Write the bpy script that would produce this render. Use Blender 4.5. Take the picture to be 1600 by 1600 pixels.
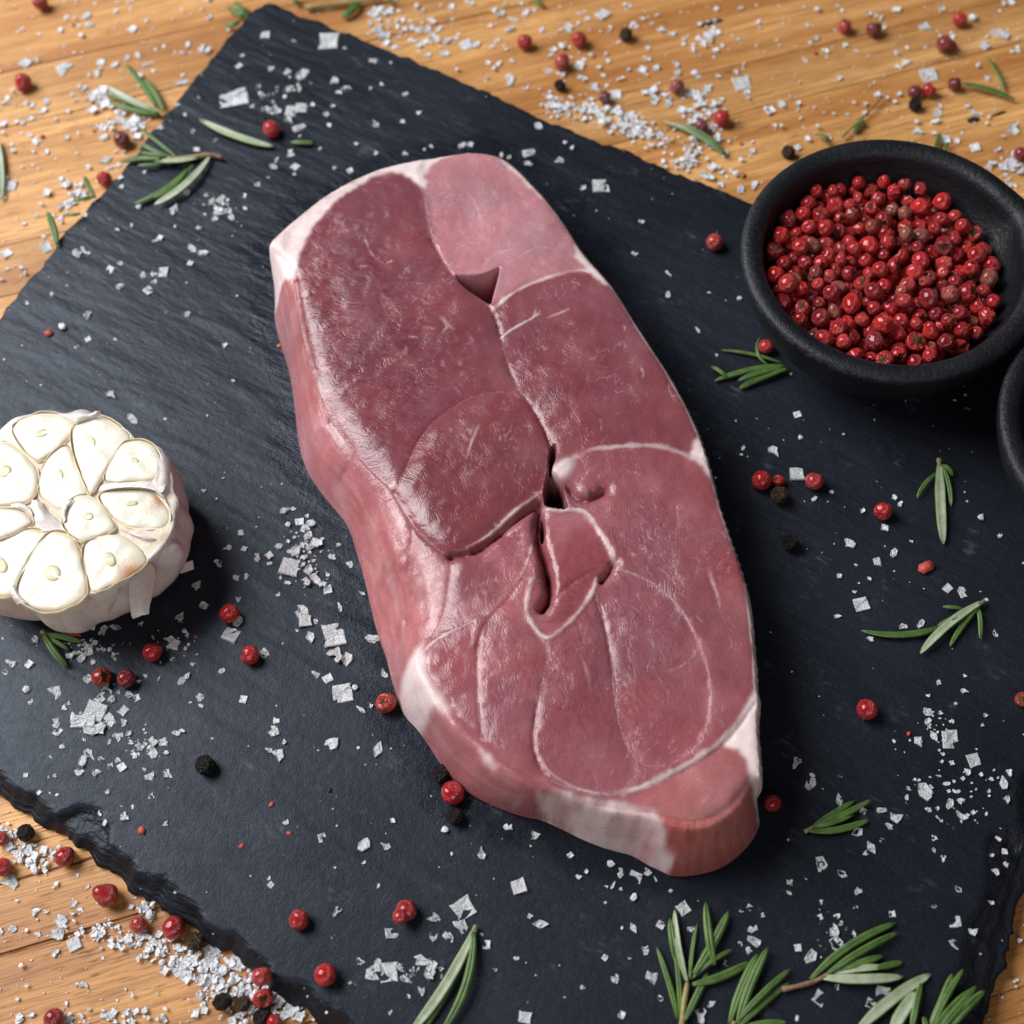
import bpy, bmesh, math, random
import numpy as np
from mathutils import Vector, Matrix

for o in list(bpy.data.objects):
    bpy.data.objects.remove(o)
scene = bpy.context.scene
COL = scene.collection

# ------------------------------------------------------------------ camera
ZS = 0.007                      # top of the slate above the table top
FPX = 2058.0                    # focal length in photo pixels (1600 px wide frame)
PITCH, ROLL, CAMH = math.radians(62.87), math.radians(-4.85), 0.33
_F = np.array([0, math.cos(PITCH), -math.sin(PITCH)])
_R0 = np.array([1.0, 0, 0]); _U0 = np.cross(_R0, _F)
_R = math.cos(ROLL) * _R0 + math.sin(ROLL) * _U0
_U = -math.sin(ROLL) * _R0 + math.cos(ROLL) * _U0
CAM = np.array([0, 0, ZS]) - _F * (CAMH / math.sin(PITCH))
cam_d = bpy.data.cameras.new("camera")
cam = bpy.data.objects.new("camera", cam_d); COL.objects.link(cam)
cam.matrix_world = Matrix(((_R[0], _U[0], -_F[0], CAM[0]), (_R[1], _U[1], -_F[1], CAM[1]),
                           (_R[2], _U[2], -_F[2], CAM[2]), (0, 0, 0, 1)))
cam_d.sensor_width = 36.0
cam_d.lens = FPX / 1600 * 36.0
cam_d.clip_start = 0.01; cam_d.clip_end = 20
cam_d.dof.use_dof = True
cam_d.dof.focus_distance = 0.347
cam_d.dof.aperture_fstop = 11.0
scene.camera = cam

# ------------------------------------------------------------------ light
world = bpy.data.worlds.new("World"); scene.world = world
world.use_nodes = True
bg = world.node_tree.nodes["Background"]
bg.inputs[0].default_value = (0.80, 0.88, 1.0, 1); bg.inputs[1].default_value = 0.04

def area(name, loc, aim, size, power, color):
    l = bpy.data.lights.new(name, 'AREA'); l.shape = 'RECTANGLE'
    l.size, l.size_y = size; l.energy = power; l.color = color
    o = bpy.data.objects.new(name, l); COL.objects.link(o)
    o.location = loc
    o.rotation_euler = (Vector(aim) - Vector(loc)).to_track_quat('-Z', 'Y').to_euler()
    return o
area("window_light", (-0.78, 0.42, 0.85), (-0.02, 0.0, 0.0), (0.80, 0.80), 25.5, (0.97, 0.985, 1.0))
area("room_fill", (0.05, -0.95, 0.70), (0.0, 0.0, 0.0), (0.9, 0.7), 3.3, (1.0, 0.97, 0.94))
scene.view_settings.view_transform = 'Standard'
scene.view_settings.look = 'None'
scene.view_settings.exposure = 0.0
scene.view_settings.gamma = 1.0
scene.render.engine = 'CYCLES'
scene.cycles.use_denoising = True
scene.cycles.max_bounces = 5
scene.cycles.transmission_bounces = 6

# ------------------------------------------------------------------ helpers
rnd = random.Random(7)
rng = np.random.default_rng(11)
def P(u, v, z):
    """point of the place, at height z, seen at photo position (u, v)"""
    d = _F + (u - 800.0) / FPX * _R - (v - 800.0) / FPX * _U
    return CAM + d * ((z - CAM[2]) / d[2])
def PXY(pts, h=0.0):
    """list of (u, v[, h_mm]) -> Nx2 array; h is the height over the slate in mm"""
    out = []
    for p in pts:
        hh = p[2] if len(p) > 2 else h
        out.append(P(p[0], p[1], ZS + hh * 0.001)[:2])
    return np.array(out)
def inside(X, Y, poly):
    r = np.zeros(X.shape, bool)
    n = len(poly)
    for i in range(n):
        x0, y0 = poly[i]; x1, y1 = poly[(i + 1) % n]
        if y0 == y1: continue
        c = ((y0 > Y) != (y1 > Y)) & (X < (x1 - x0) * (Y - y0) / (y1 - y0) + x0)
        r ^= c
    return r
def segs(poly, closed):
    n = len(poly)
    return [(poly[i], poly[(i + 1) % n]) for i in range(n if closed else n - 1)]
def pdist(X, Y, poly, closed=False, maxd=None, near=False):
    """distance from every grid point to a polyline (only inside its box + maxd)"""
    D = np.full(X.shape, 1.0); NX = NY = None
    sl = (slice(None),) * X.ndim
    if maxd is not None and X.ndim == 2:
        x0, y0 = poly.min(0) - maxd; x1, y1 = poly.max(0) + maxd
        cx = np.where((X[0] >= x0) & (X[0] <= x1))[0]; cy = np.where((Y[:, 0] >= y0) & (Y[:, 0] <= y1))[0]
        if len(cx) == 0 or len(cy) == 0: return D
        sl = (slice(cy[0], cy[-1] + 1), slice(cx[0], cx[-1] + 1))
    x, y = X[sl], Y[sl]; d = np.full(x.shape, 1.0)
    if near: NX = x.copy(); NY = y.copy()
    for a, b in segs(poly, closed):
        e = b - a; L = (e ** 2).sum() + 1e-18
        t = np.clip(((x - a[0]) * e[0] + (y - a[1]) * e[1]) / L, 0, 1)
        px, py = a[0] + t * e[0], a[1] + t * e[1]
        q = np.hypot(x - px, y - py)
        if near:
            m = q < d; NX = np.where(m, px, NX); NY = np.where(m, py, NY)
        d = np.minimum(d, q)
    D[sl] = d
    return (D, NX, NY) if near else D
_TAB = np.random.default_rng(5).random((256, 256))
def vnoise(x, y, seed=0):
    xi = np.floor(x).astype(int); yi = np.floor(y).astype(int)
    fx = x - xi; fy = y - yi
    fx = fx * fx * fx * (fx * (fx * 6 - 15) + 10); fy = fy * fy * fy * (fy * (fy * 6 - 15) + 10)
    xi += seed * 37; yi += seed * 91
    g = lambda a, b: _TAB[(a) & 255, (b) & 255]
    return ((g(xi, yi) * (1 - fx) + g(xi + 1, yi) * fx) * (1 - fy) + (g(xi, yi + 1) * (1 - fx) + g(xi + 1, yi + 1) * fx) * fy) * 2 - 1
def fbm(x, y, seed=0, octv=4, gain=0.5):
    s = 0; a = 1.0; t = 0
    for i in range(octv):
        s = s + a * vnoise(x, y, seed + i * 3); t += a
        x, y = (x * 0.8 - y * 0.6) * 2.03, (x * 0.6 + y * 0.8) * 2.03; a *= gain
    return s / t
def blur(A, r, n=2):
    for _ in range(n):
        for ax in (0, 1):
            P0 = np.pad(A, [(r + 1, r) if i == ax else (0, 0) for i in range(A.ndim)], mode='edge')
            c = np.cumsum(P0, axis=ax)
            L = A.shape[ax]; w = 2 * r + 1
            A = (np.take(c, range(w, w + L), axis=ax) - np.take(c, range(0, L), axis=ax)) / w
    return A
def sstep(a, b, x):
    t = np.clip((x - a) / (b - a), 0, 1); return t * t * (3 - 2 * t)
def smooth_poly(p, n=2, closed=True):
    """Chaikin corner cutting"""
    p = np.asarray(p, float)
    for _ in range(n):
        if closed:
            q = np.roll(p, -1, 0); p = np.stack([0.75 * p + 0.25 * q, 0.25 * p + 0.75 * q], 1).reshape(-1, p.shape[1])
        else:
            a, b = p[:-1], p[1:]
            m = np.stack([0.75 * a + 0.25 * b, 0.25 * a + 0.75 * b], 1).reshape(-1, p.shape[1])
            p = np.vstack([p[:1], m, p[-1:]])
    return p

def empty(name, loc=(0, 0, 0)):
    o = bpy.data.objects.new(name, None); COL.objects.link(o); o.location = loc
    o.empty_display_size = 0.005
    return o
def tag(o, label=None, cat=None, group=None, kind=None):
    if label: o["label"] = label
    if cat: o["category"] = cat
    if group: o["group"] = group
    if kind: o["kind"] = kind
    return o
def link(name, mesh, parent=None, loc=None):
    o = bpy.data.objects.new(name, mesh); COL.objects.link(o)
    if parent is not None: o.parent = parent
    if loc is not None: o.location = loc
    return o
def pymesh(name, verts, faces, mats, smooth=True, mi=None):
    me = bpy.data.meshes.new(name)
    me.from_pydata([tuple(map(float, v)) for v in verts], [], faces)
    for m in (mats if isinstance(mats, (list, tuple)) else [mats]): me.materials.append(m)
    if mi is not None: me.polygons.foreach_set("material_index", mi)
    me.polygons.foreach_set("use_smooth", [smooth] * len(me.polygons))
    me.update()
    return me
def bmmesh(name, bm, mats, smooth=True):
    me = bpy.data.meshes.new(name); bm.to_mesh(me); bm.free()
    for m in (mats if isinstance(mats, (list, tuple)) else [mats]): me.materials.append(m)
    me.polygons.foreach_set("use_smooth", [smooth] * len(me.polygons)); me.update()
    return me

# ------------------------------------------------------------------ materials
class NT:
    """small node-tree writer"""
    def __init__(s, name):
        s.m = bpy.data.materials.new(name); s.m.use_nodes = True
        s.t = s.m.node_tree; s.t.nodes.clear()
        s.out = s.t.nodes.new("ShaderNodeOutputMaterial")
        s.b = s.n("ShaderNodeBsdfPrincipled"); s.l(s.b.outputs[0], s.out.inputs[0])
    def n(s, kind, **kw):
        n = s.t.nodes.new(kind)
        for k, v in kw.items(): setattr(n, k, v)
        return n
    def l(s, a, b): s.t.links.new(a, b)
    def put(s, sock, v):
        if hasattr(v, "is_linked") or isinstance(v, bpy.types.NodeSocket): s.l(v, sock)
        else: sock.default_value = v
    def set(s, **kw):
        for k, v in kw.items(): s.put(s.b.inputs[k.replace("_", " ")], v)
    def coord(s, kind="Object"): return s.n("ShaderNodeTexCoord").outputs[kind]
    def attr(s, name, typ='GEOMETRY'):
        a = s.n("ShaderNodeAttribute"); a.attribute_name = name; a.attribute_type = typ; return a
    def mapping(s, v, scale=(1, 1, 1), rot=(0, 0, 0), loc=(0, 0, 0)):
        m = s.n("ShaderNodeMapping"); s.l(v, m.inputs[0])
        m.inputs[1].default_value = loc; m.inputs[2].default_value = rot; m.inputs[3].default_value = scale
        return m.outputs[0]
    dim = '3D'
    def noise(s, v, scale, detail=4, rough=0.55, dist=0.0, out=0):
        n = s.n("ShaderNodeTexNoise", noise_dimensions=s.dim); s.l(v, n.inputs["Vector"]); dist = 0.0 if s.dim == '2D' else dist; detail = min(detail, 3)
        n.inputs["Scale"].default_value = scale; n.inputs["Detail"].default_value = detail
        n.inputs["Roughness"].default_value = rough; n.inputs["Distortion"].default_value = dist
        return n.outputs[out]
    def voro(s, v, scale, feature='F1', rand=1.0):
        n = s.n("ShaderNodeTexVoronoi", feature=feature, voronoi_dimensions=s.dim); s.l(v, n.inputs["Vector"])
        n.inputs["Scale"].default_value = scale; n.inputs["Randomness"].default_value = rand
        return n.outputs["Distance"]
    def math(s, op, a, b=0.5, c=None, clamp=False):
        n = s.n("ShaderNodeMath", operation=op, use_clamp=clamp)
        s.put(n.inputs[0], a); s.put(n.inputs[1], b)
        if c is not None: s.put(n.inputs[2], c)
        return n.outputs[0]
    def vmath(s, op, a, b):
        n = s.n("ShaderNodeVectorMath", operation=op); s.put(n.inputs[0], a); s.put(n.inputs[1], b); return n.outputs[0]
    def ramp(s, f, stops, interp='LINEAR'):
        r = s.n("ShaderNodeValToRGB"); s.put(r.inputs[0], f); r.color_ramp.interpolation = interp
        e = r.color_ramp.elements
        while len(e) < len(stops): e.new(0.5)
        for k, (p, c) in enumerate(stops):
            e[k].position = p
            e[k].color = (c, c, c, 1) if isinstance(c, (int, float)) else (*c, 1)
        return r.outputs[0]
    def mix(s, f, a, b, mode='MIX'):
        n = s.n("ShaderNodeMix", data_type='RGBA', blend_type=mode)
        s.put(n.inputs[0], f)
        s.put(n.inputs[6], a if not isinstance(a, tuple) else (*a[:3], 1)); s.put(n.inputs[7], b if not isinstance(b, tuple) else (*b[:3], 1))
        return n.outputs[2]
    def bump(s, h, strength=0.3, dist=0.001, normal=None):
        n = s.n("ShaderNodeBump"); s.put(n.inputs["Strength"], strength); n.inputs["Distance"].default_value = dist
        s.l(h, n.inputs["Height"])
        if normal is not None: s.l(normal, n.inputs["Normal"])
        return n.outputs[0]

def mat_wood():
    k = NT("oiled_wood"); k.dim = '2D'
    co = k.coord("Object")
    oi = k.n("ShaderNodeObjectInfo")
    off = k.n("ShaderNodeCombineXYZ"); k.l(k.math('MULTIPLY', oi.outputs["Random"], 3.7), off.inputs[0]); k.l(k.math('MULTIPLY', oi.outputs["Random"], 1.9), off.inputs[1])
    v = k.vmath('ADD', co, off.outputs[0])
    broad = k.noise(k.mapping(v, (6, 60, 20)), 1.0, 3, 0.5, 0.6)
    grain = k.noise(k.mapping(v, (14, 330, 60)), 1.0, 5, 0.6, 1.2)
    fine = k.noise(k.mapping(v, (60, 1500, 200)), 1.0, 4, 0.6, 0.4)
    pore = k.noise(k.mapping(v, (130, 1700, 300)), 1.0, 2, 0.5, 0.5)
    base = k.mix(k.ramp(broad, [(0.3, 0.0), (0.7, 1.0)]), (0.44, 0.190, 0.056), (0.755, 0.415, 0.156))
    base = k.mix(k.ramp(grain, [(0.36, 0.0), (0.62, 1.0)]), k.mix(0.42, base, (0.30, 0.105, 0.022)), base)
    base = k.mix(k.math('MULTIPLY', k.ramp(fine, [(0.38, 1.0), (0.50, 0.0)]), 0.5), base, (0.28, 0.105, 0.030))
    pm = k.math('MULTIPLY', k.ramp(pore, [(0.26, 1.0), (0.36, 0.0)]), k.ramp(k.noise(v, 60, 2), [(0.42, 0.0), (0.62, 1.0)]))
    base = k.mix(k.math('MULTIPLY', pm, 0.75), base, (0.09, 0.035, 0.012))
    base = k.mix(1.0, base, k.n("ShaderNodeObjectInfo").outputs["Color"], 'MULTIPLY')
    h = k.math('ADD', k.math('MULTIPLY', fine, 0.5), k.math('MULTIPLY', grain, 0.6))
    h = k.math('SUBTRACT', h, pm)
    k.set(Base_Color=base, Roughness=k.math('ADD', k.math('MULTIPLY', grain, 0.25), 0.36), Specular_IOR_Level=0.4,
          Normal=k.bump(h, 0.35, 0.0006))
    return k.m
def mat_slate():
    k = NT("slate"); k.dim = '2D'
    co = k.coord("Object")
    at = k.n("ShaderNodeSeparateColor"); k.l(k.attr("edge").outputs["Color"], at.inputs[0])
    ed, amt, wet = at.outputs[0], at.outputs[1], at.outputs[2]
    v = k.mapping(co, (1, 1, 1), (0, 0, math.radians(35.5)))
    rip = k.noise(k.mapping(v, (75, 330, 100)), 1.0, 3, 0.6)
    rip2 = k.noise(k.mapping(v, (230, 760, 200)), 1.0, 3, 0.65)
    grit = k.noise(co, 1700, 3, 0.7)
    pit = k.noise(co, 480, 3, 0.6)
    patch = k.noise(co, 13, 3, 0.55)
    cl = k.mix(k.ramp(patch, [(0.35, 0.0), (0.65, 1.0)]), (0.0080, 0.0094, 0.0142), (0.0138, 0.0160, 0.0232))
    cl = k.mix(k.math('MULTIPLY', k.ramp(grit, [(0.60, 0.0), (0.74, 1.0)]), 0.30), cl, (0.07, 0.08, 0.105))
    dust = k.math('MULTIPLY', k.ramp(k.noise(co, 70, 3, 0.7), [(0.60, 0.0), (0.80, 1.0)]), k.ramp(rip2, [(0.45, 0.0), (0.7, 1.0)]))
    cl = k.mix(k.math('MULTIPLY', dust, 0.45), cl, (0.13, 0.14, 0.17))
    cl = k.mix(k.math('MULTIPLY', ed, 0.7), cl, (0.009, 0.0095, 0.012))
    h = k.math('MULTIPLY', k.math('ADD', rip, k.math('MULTIPLY', rip2, 0.40)), amt)
    h = k.math('ADD', h, k.math('MULTIPLY', pit, 0.17)); h = k.math('ADD', h, k.math('MULTIPLY', grit, 0.13))
    k.dim = '3D'; lay = k.noise(k.mapping(co, (90, 90, 1500)), 1.0, 3, 0.7); k.dim = '2D'
    h = k.math('ADD', h, k.math('MULTIPLY', k.math('MULTIPLY', lay, ed), 2.2))
    k.set(Base_Color=cl, Roughness=k.math('SUBTRACT', k.math('ADD', k.math('MULTIPLY', pit, 0.14), 0.36), k.math('MULTIPLY', wet, 0.18)), Specular_IOR_Level=0.31, Normal=k.bump(h, 0.48, 0.0010))
    k.set(Specular_Tint=(0.78, 0.87, 1.0, 1))
    return k.m
def mat_meat():
    k = NT("raw_meat"); k.dim = '2D'
    col = k.attr("col").outputs["Color"]
    ms = k.n("ShaderNodeSeparateColor"); k.l(k.attr("msk").outputs["Color"], ms.inputs[0])
    fat, crack = ms.outputs[0], ms.outputs[1]
    fib = k.attr("fib").outputs["Vector"]
    lean = k.math('SUBTRACT', 1.0, fat, clamp=True)
    warp = k.n("ShaderNodeTexNoise", noise_dimensions='2D'); k.l(fib, warp.inputs["Vector"]); warp.inputs["Scale"].default_value = 150; warp.inputs["Detail"].default_value = 1
    wv = k.n("ShaderNodeVectorMath", operation='SCALE'); k.l(k.vmath('SUBTRACT', warp.outputs[1], (0.5, 0.5, 0.5)), wv.inputs[0]); wv.inputs[3].default_value = 0.0050
    fw = k.vmath('ADD', fib, wv.outputs[0])
    fine = k.noise(k.mapping(fw, (620, 2100, 1)), 1.0, 2, 0.6)
    med = k.noise(k.mapping(fw, (170, 480, 1)), 1.0, 2, 0.5)
    blot = k.noise(fib, 62, 3, 0.6)
    spk = k.noise(fib, 2300, 1, 0.5)
    # sparse pale specks and threads of connective tissue
    st = k.ramp(k.noise(k.mapping(fw, (260, 1100, 1)), 1.0, 2, 0.5), [(0.66, 0.0), (0.76, 1.0)])
    streak = k.math('MULTIPLY', k.math('MULTIPLY', st, k.ramp(blot, [(0.50, 0.0), (0.68, 1.0)])), lean)
    # reticulated dark hairline creases: zero lines of stretched noise
    r1 = k.math('ABSOLUTE', k.math('SUBTRACT', k.noise(k.mapping(fw, (85, 420, 1)), 1.0, 2, 0.5), 0.5))
    r2 = k.math('ABSOLUTE', k.math('SUBTRACT', k.noise(k.mapping(fw, (290, 720, 1), (0, 0, 0.45)), 1.0, 1, 0.5), 0.5))
    cm = k.ramp(r1, [(0.0, 1.0), (0.050, 0.0)]); cm2 = k.math('MULTIPLY', k.ramp(r2, [(0.0, 1.0), (0.055, 0.0)]), k.ramp(med, [(0.40, 0.0), (0.56, 1.0)]))
    cr = k.math('MULTIPLY', k.math('MULTIPLY', k.math('MAXIMUM', cm, k.math('MULTIPLY', cm2, 0.8)), lean), crack)
    c = k.mix(k.math('MULTIPLY', k.ramp(blot, [(0.34, 1.0), (0.62, 0.0)]), k.math('MULTIPLY', lean, 0.45)), col, k.mix(1.0, col, (0.80, 0.60, 0.58), 'MULTIPLY'))
    c = k.mix(k.math('MULTIPLY', k.ramp(fine, [(0.38, 1.0), (0.58, 0.0)]), k.math('MULTIPLY', lean, 0.20)), c, k.mix(1.0, c, (0.66, 0.46, 0.5), 'MULTIPLY'))
    c = k.mix(k.math('MULTIPLY', streak, 0.34), c, (0.66, 0.42, 0.46))
    c = k.mix(k.math('MULTIPLY', cr, 0.52), c, (0.11, 0.020, 0.030))
    c = k.mix(k.math('MULTIPLY', k.ramp(k.noise(fib, 130, 3, 0.6), [(0.52, 0.0), (0.75, 1.0)]), k.math('MULTIPLY', fat, 0.5)), c, (0.60, 0.37, 0.36))
    h = k.math('ADD', k.math('MULTIPLY', fine, 0.30), k.math('MULTIPLY', med, 0.22))
    h = k.math('ADD', h, k.math('MULTIPLY', spk, 0.04))
    h = k.math('SUBTRACT', h, k.math('MULTIPLY', cr, 0.12))
    rough = k.math('ADD', k.math('MULTIPLY', fat, 0.10), k.ramp(med, [(0.35, 0.13), (0.65, 0.27)]))
    k.set(Base_Color=c, Roughness=rough, Specular_IOR_Level=0.42, Normal=k.bump(h, 0.42, 0.0007))
    return k.m
def mat_pep(name="pink_peppercorn_husk"):
    k = NT(name)
    co = k.coord("Object"); oc = k.n("ShaderNodeObjectInfo")
    n1 = k.noise(k.vmath('ADD', co, oc.outputs["Location"]), 1.3, 4, 0.6)
    n2 = k.noise(co, 4.0, 4, 0.65)
    c = k.mix(k.ramp(n1, [(0.35, 0.0), (0.7, 1.0)]), oc.outputs["Color"], k.mix(1.0, oc.outputs["Color"], (0.5, 0.4, 0.45), 'MULTIPLY'))
    c = k.mix(k.math('MULTIPLY', k.ramp(n2, [(0.60, 0.0), (0.78, 1.0)]), 0.28), c, (0.50, 0.09, 0.05))
    sx = k.n("ShaderNodeSeparateXYZ"); k.l(co, sx.inputs[0])
    r = k.math('SQRT', k.math('ADD', k.math('MULTIPLY', sx.outputs[0], sx.outputs[0]), k.math('MULTIPLY', sx.outputs[1], sx.outputs[1])))
    up = k.ramp(sx.outputs[2], [(0.5, 0.0), (0.6, 1.0)])
    scar = k.math('MULTIPLY', k.ramp(r, [(0.04, 1.0), (0.12, 0.0)]), up)
    ring = k.math('MULTIPLY', k.math('MULTIPLY', k.ramp(r, [(0.14, 0.0), (0.20, 1.0)]), k.ramp(r, [(0.22, 1.0), (0.30, 0.0)])), up)
    c = k.mix(k.math('MULTIPLY', ring, 0.4), c, (0.6, 0.2, 0.16)); c = k.mix(scar, c, (0.07, 0.02, 0.01))
    h = k.math('ADD', n2, k.math('MULTIPLY', k.noise(co, 14, 3), 0.3))
    k.set(Base_Color=c, Roughness=k.math('ADD', k.math('MULTIPLY', n2, 0.22), 0.20), Specular_IOR_Level=0.5, Normal=k.bump(h, 0.5, 0.14),
          Coat_Weight=0.75, Coat_Roughness=0.12)
    return k.m
def mat_simple(name, c1, c2, scale, rough=0.6, bump=0.3, bscale=None, dist=0.0005, spec=0.4, detail=4, lo=0.35, hi=0.65, coord="Object"):
    k = NT(name); co = k.coord(coord)
    n = k.noise(co, scale, detail, 0.6)
    k.set(Base_Color=k.mix(k.ramp(n, [(lo, 0.0), (hi, 1.0)]), c1, c2), Roughness=rough, Specular_IOR_Level=spec,
          Normal=k.bump(k.noise(co, bscale or scale * 2, 4, 0.65), bump, dist))
    return k.m
def mat_salt(name="sea_salt", tr=0.40):
    k = NT(name); co = k.coord("Object")
    unit = name == "sea_salt"
    n = k.noise(co, 3.6 if unit else 1400, 3, 0.7); f = k.noise(co, 11 if unit else 4000, 2, 0.7)
    c = k.mix(k.ramp(n, [(0.36, 0.0), (0.64, 1.0)]), (0.80, 0.81, 0.86), (0.985, 0.985, 0.99))
    k.set(Base_Color=c, Roughness=k.ramp(n, [(0.35, 0.22), (0.65, 0.55)]), Transmission_Weight=k.ramp(f, [(0.35, tr + .25), (0.65, tr - .2)]), IOR=1.38,
          Normal=k.bump(f, 0.35, 0.08 if unit else .0002))
    return k.m
def mat_stone():
    k = NT("black_stone"); co = k.coord("Object")
    g = k.noise(co, 1900, 3, 0.7); s = k.noise(co, 700, 3, 0.65); p = k.noise(co, 40, 4, 0.6)
    at = k.attr("wear").outputs["Fac"]
    c = k.mix(k.ramp(p, [(0.35, 0.0), (0.7, 1.0)]), (0.0045, 0.0048, 0.0065), (0.009, 0.0095, 0.013))
    sp = k.math('MULTIPLY', k.ramp(g, [(0.58, 0.0), (0.72, 1.0)]), k.math('ADD', k.math('MULTIPLY', at, 0.8), 0.22))
    c = k.mix(sp, c, (0.10, 0.11, 0.145))
    c = k.mix(k.math('MULTIPLY', at, k.ramp(s, [(0.38, 0.0), (0.68, 0.55)])), c, (0.075, 0.085, 0.11))  # paler rim: worn stone and the rim highlights put into the colour
    h = k.math('ADD', k.math('MULTIPLY', s, 0.8), k.math('MULTIPLY', g, 0.5))
    k.set(Base_Color=c, Roughness=k.math('ADD', k.math('MULTIPLY', p, 0.2), 0.34), Specular_IOR_Level=0.36, Normal=k.bump(h, 0.7, 0.0005))
    return k.m
def mat_leaf(name, c1, c2):
    k = NT(name); co = k.coord("Object")
    n = k.noise(co, 260, 3, 0.6); f = k.noise(co, 2600, 3, 0.7)
    c = k.mix(k.ramp(n, [(0.3, 0.0), (0.7, 1.0)]), c1, c2)
    c = k.mix(k.math('MULTIPLY', k.ramp(f, [(0.6, 0.0), (0.75, 1.0)]), 0.3), c, (0.24, 0.27, 0.15))
    k.set(Base_Color=c, Roughness=0.42, Specular_IOR_Level=0.45, Normal=k.bump(f, 0.3, 0.0002))
    return k.m
def mat_clove():
    k = NT("garlic_flesh"); at = k.attr("rim").outputs["Fac"]
    co = k.coord("Object")
    n = k.noise(co, 190, 4, 0.6); w = k.noise(co, 1400, 3, 0.6)
    br = k.attr("brown").outputs["Fac"]
    c = k.mix(at, (0.685, 0.645, 0.525), (0.72, 0.55, 0.33))
    c = k.mix(k.math('MULTIPLY', k.ramp(n, [(0.4, 0.0), (0.7, 1.0)]), 0.6), c, (0.74, 0.71, 0.61))
    c = k.mix(k.math('MULTIPLY', br, k.ramp(n, [(0.25, 0.5), (0.6, 1.0)])), c, (0.42, 0.17, 0.055))
    kn = k.noise(k.mapping(co, (60, 900, 1), (0, 0, .7)), 1.0, 2, 0.6)
    k.set(Base_Color=c, Roughness=0.26, Specular_IOR_Level=0.5, Normal=k.bump(k.math('ADD', k.math('ADD', n, k.math('MULTIPLY', kn, 0.35)), k.math('MULTIPLY', w, 0.3)), 0.25, 0.0006),
          Subsurface_Weight=0.0)
    k.b.inputs["Subsurface Radius"].default_value = (1.0, 0.75, 0.4)
    return k.m
def mat_skin():
    k = NT("garlic_paper"); co = k.coord("Object"); uv = k.attr("skn").outputs["Vector"]
    vein = k.noise(k.mapping(uv, (110, 5, 1)), 1.0, 4, 0.6, 0.5)
    pt = k.noise(co, 85, 4, 0.6)
    c = k.mix(k.ramp(pt, [(0.42, 0.0), (0.68, 1.0)]), (0.78, 0.74, 0.71), (0.70, 0.58, 0.54))
    c = k.mix(k.math('MULTIPLY', k.ramp(vein, [(0.52, 0.0), (0.68, 1.0)]), 0.4), c, (0.62, 0.47, 0.42))
    c = k.mix(k.math('MULTIPLY', k.ramp(k.noise(co, 260, 4, 0.7), [(0.66, 0.0), (0.75, 1.0)]), 0.45), c, (0.5, 0.26, 0.13))
    k.set(Base_Color=c, Roughness=0.42, Specular_IOR_Level=0.45, Normal=k.bump(k.math('ADD', vein, pt), 0.35, 0.0006))
    return k.m

M_wood, M_slate, M_meat, M_pep, M_salt, M_stone = mat_wood(), mat_slate(), mat_meat(), mat_pep(), mat_salt(), mat_stone()
M_pepin = mat_simple("peppercorn_inside", (0.05, 0.016, 0.006), (0.20, 0.10, 0.035), 3.0, 0.6, 0.5, 6, 0.1)
M_blk = mat_simple("black_peppercorn_skin", (0.012, 0.010, 0.010), (0.045, 0.034, 0.028), 2.6, 0.5, 0.9, 3.2, 0.35)
M_brn = mat_simple("brown_peppercorn_skin", (0.06, 0.03, 0.018), (0.20, 0.115, 0.06), 2.6, 0.55, 0.9, 3.2, 0.35)
M_leaf = mat_leaf("rosemary_green", (0.035, 0.085, 0.018), (0.095, 0.175, 0.035))
M_leaf2 = mat_leaf("rosemary_rim", (0.10, 0.17, 0.03), (0.17, 0.25, 0.05))
M_pale = mat_leaf("rosemary_underside", (0.24, 0.29, 0.18), (0.42, 0.46, 0.34))
M_stem = mat_simple("rosemary_stem", (0.20, 0.16, 0.06), (0.34, 0.27, 0.11), 300, 0.6, 0.4, 900, 0.0003)
M_twig = mat_simple("rosemary_brown_stem", (0.14, 0.075, 0.04), (0.30, 0.20, 0.12), 300, 0.65, 0.5, 900, 0.0003)
M_clove, M_skin = mat_clove(), mat_skin()
M_germ = mat_simple("garlic_germ", (0.54, 0.49, 0.29), (0.64, 0.59, 0.40), 500, 0.4, 0.2, 900, 0.0002)
M_knot = mat_simple("wood_knot", (0.012, 0.007, 0.005), (0.05, 0.025, 0.012), 400, 0.6, 0.4, 900, 0.0004)
M_chip = mat_simple("red_husk_chip", (0.42, 0.045, 0.04), (0.55, 0.12, 0.09), 500, 0.5, 0.3, 900, 0.0002)
M_crumb = mat_simple("orange_crumb", (0.50, 0.13, 0.012), (0.62, 0.24, 0.05), 500, 0.6, 0.3, 900, 0.0002)
M_cskin = mat_simple("clove_skin", (0.74, 0.62, 0.44), (0.80, 0.73, 0.62), 160, 0.45, 0.3, 500, 0.0004)
M_pith = mat_simple("garlic_pith", (0.62, 0.49, 0.35), (0.72, 0.63, 0.52), 220, 0.5, 0.5, 600, 0.0006)

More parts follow.
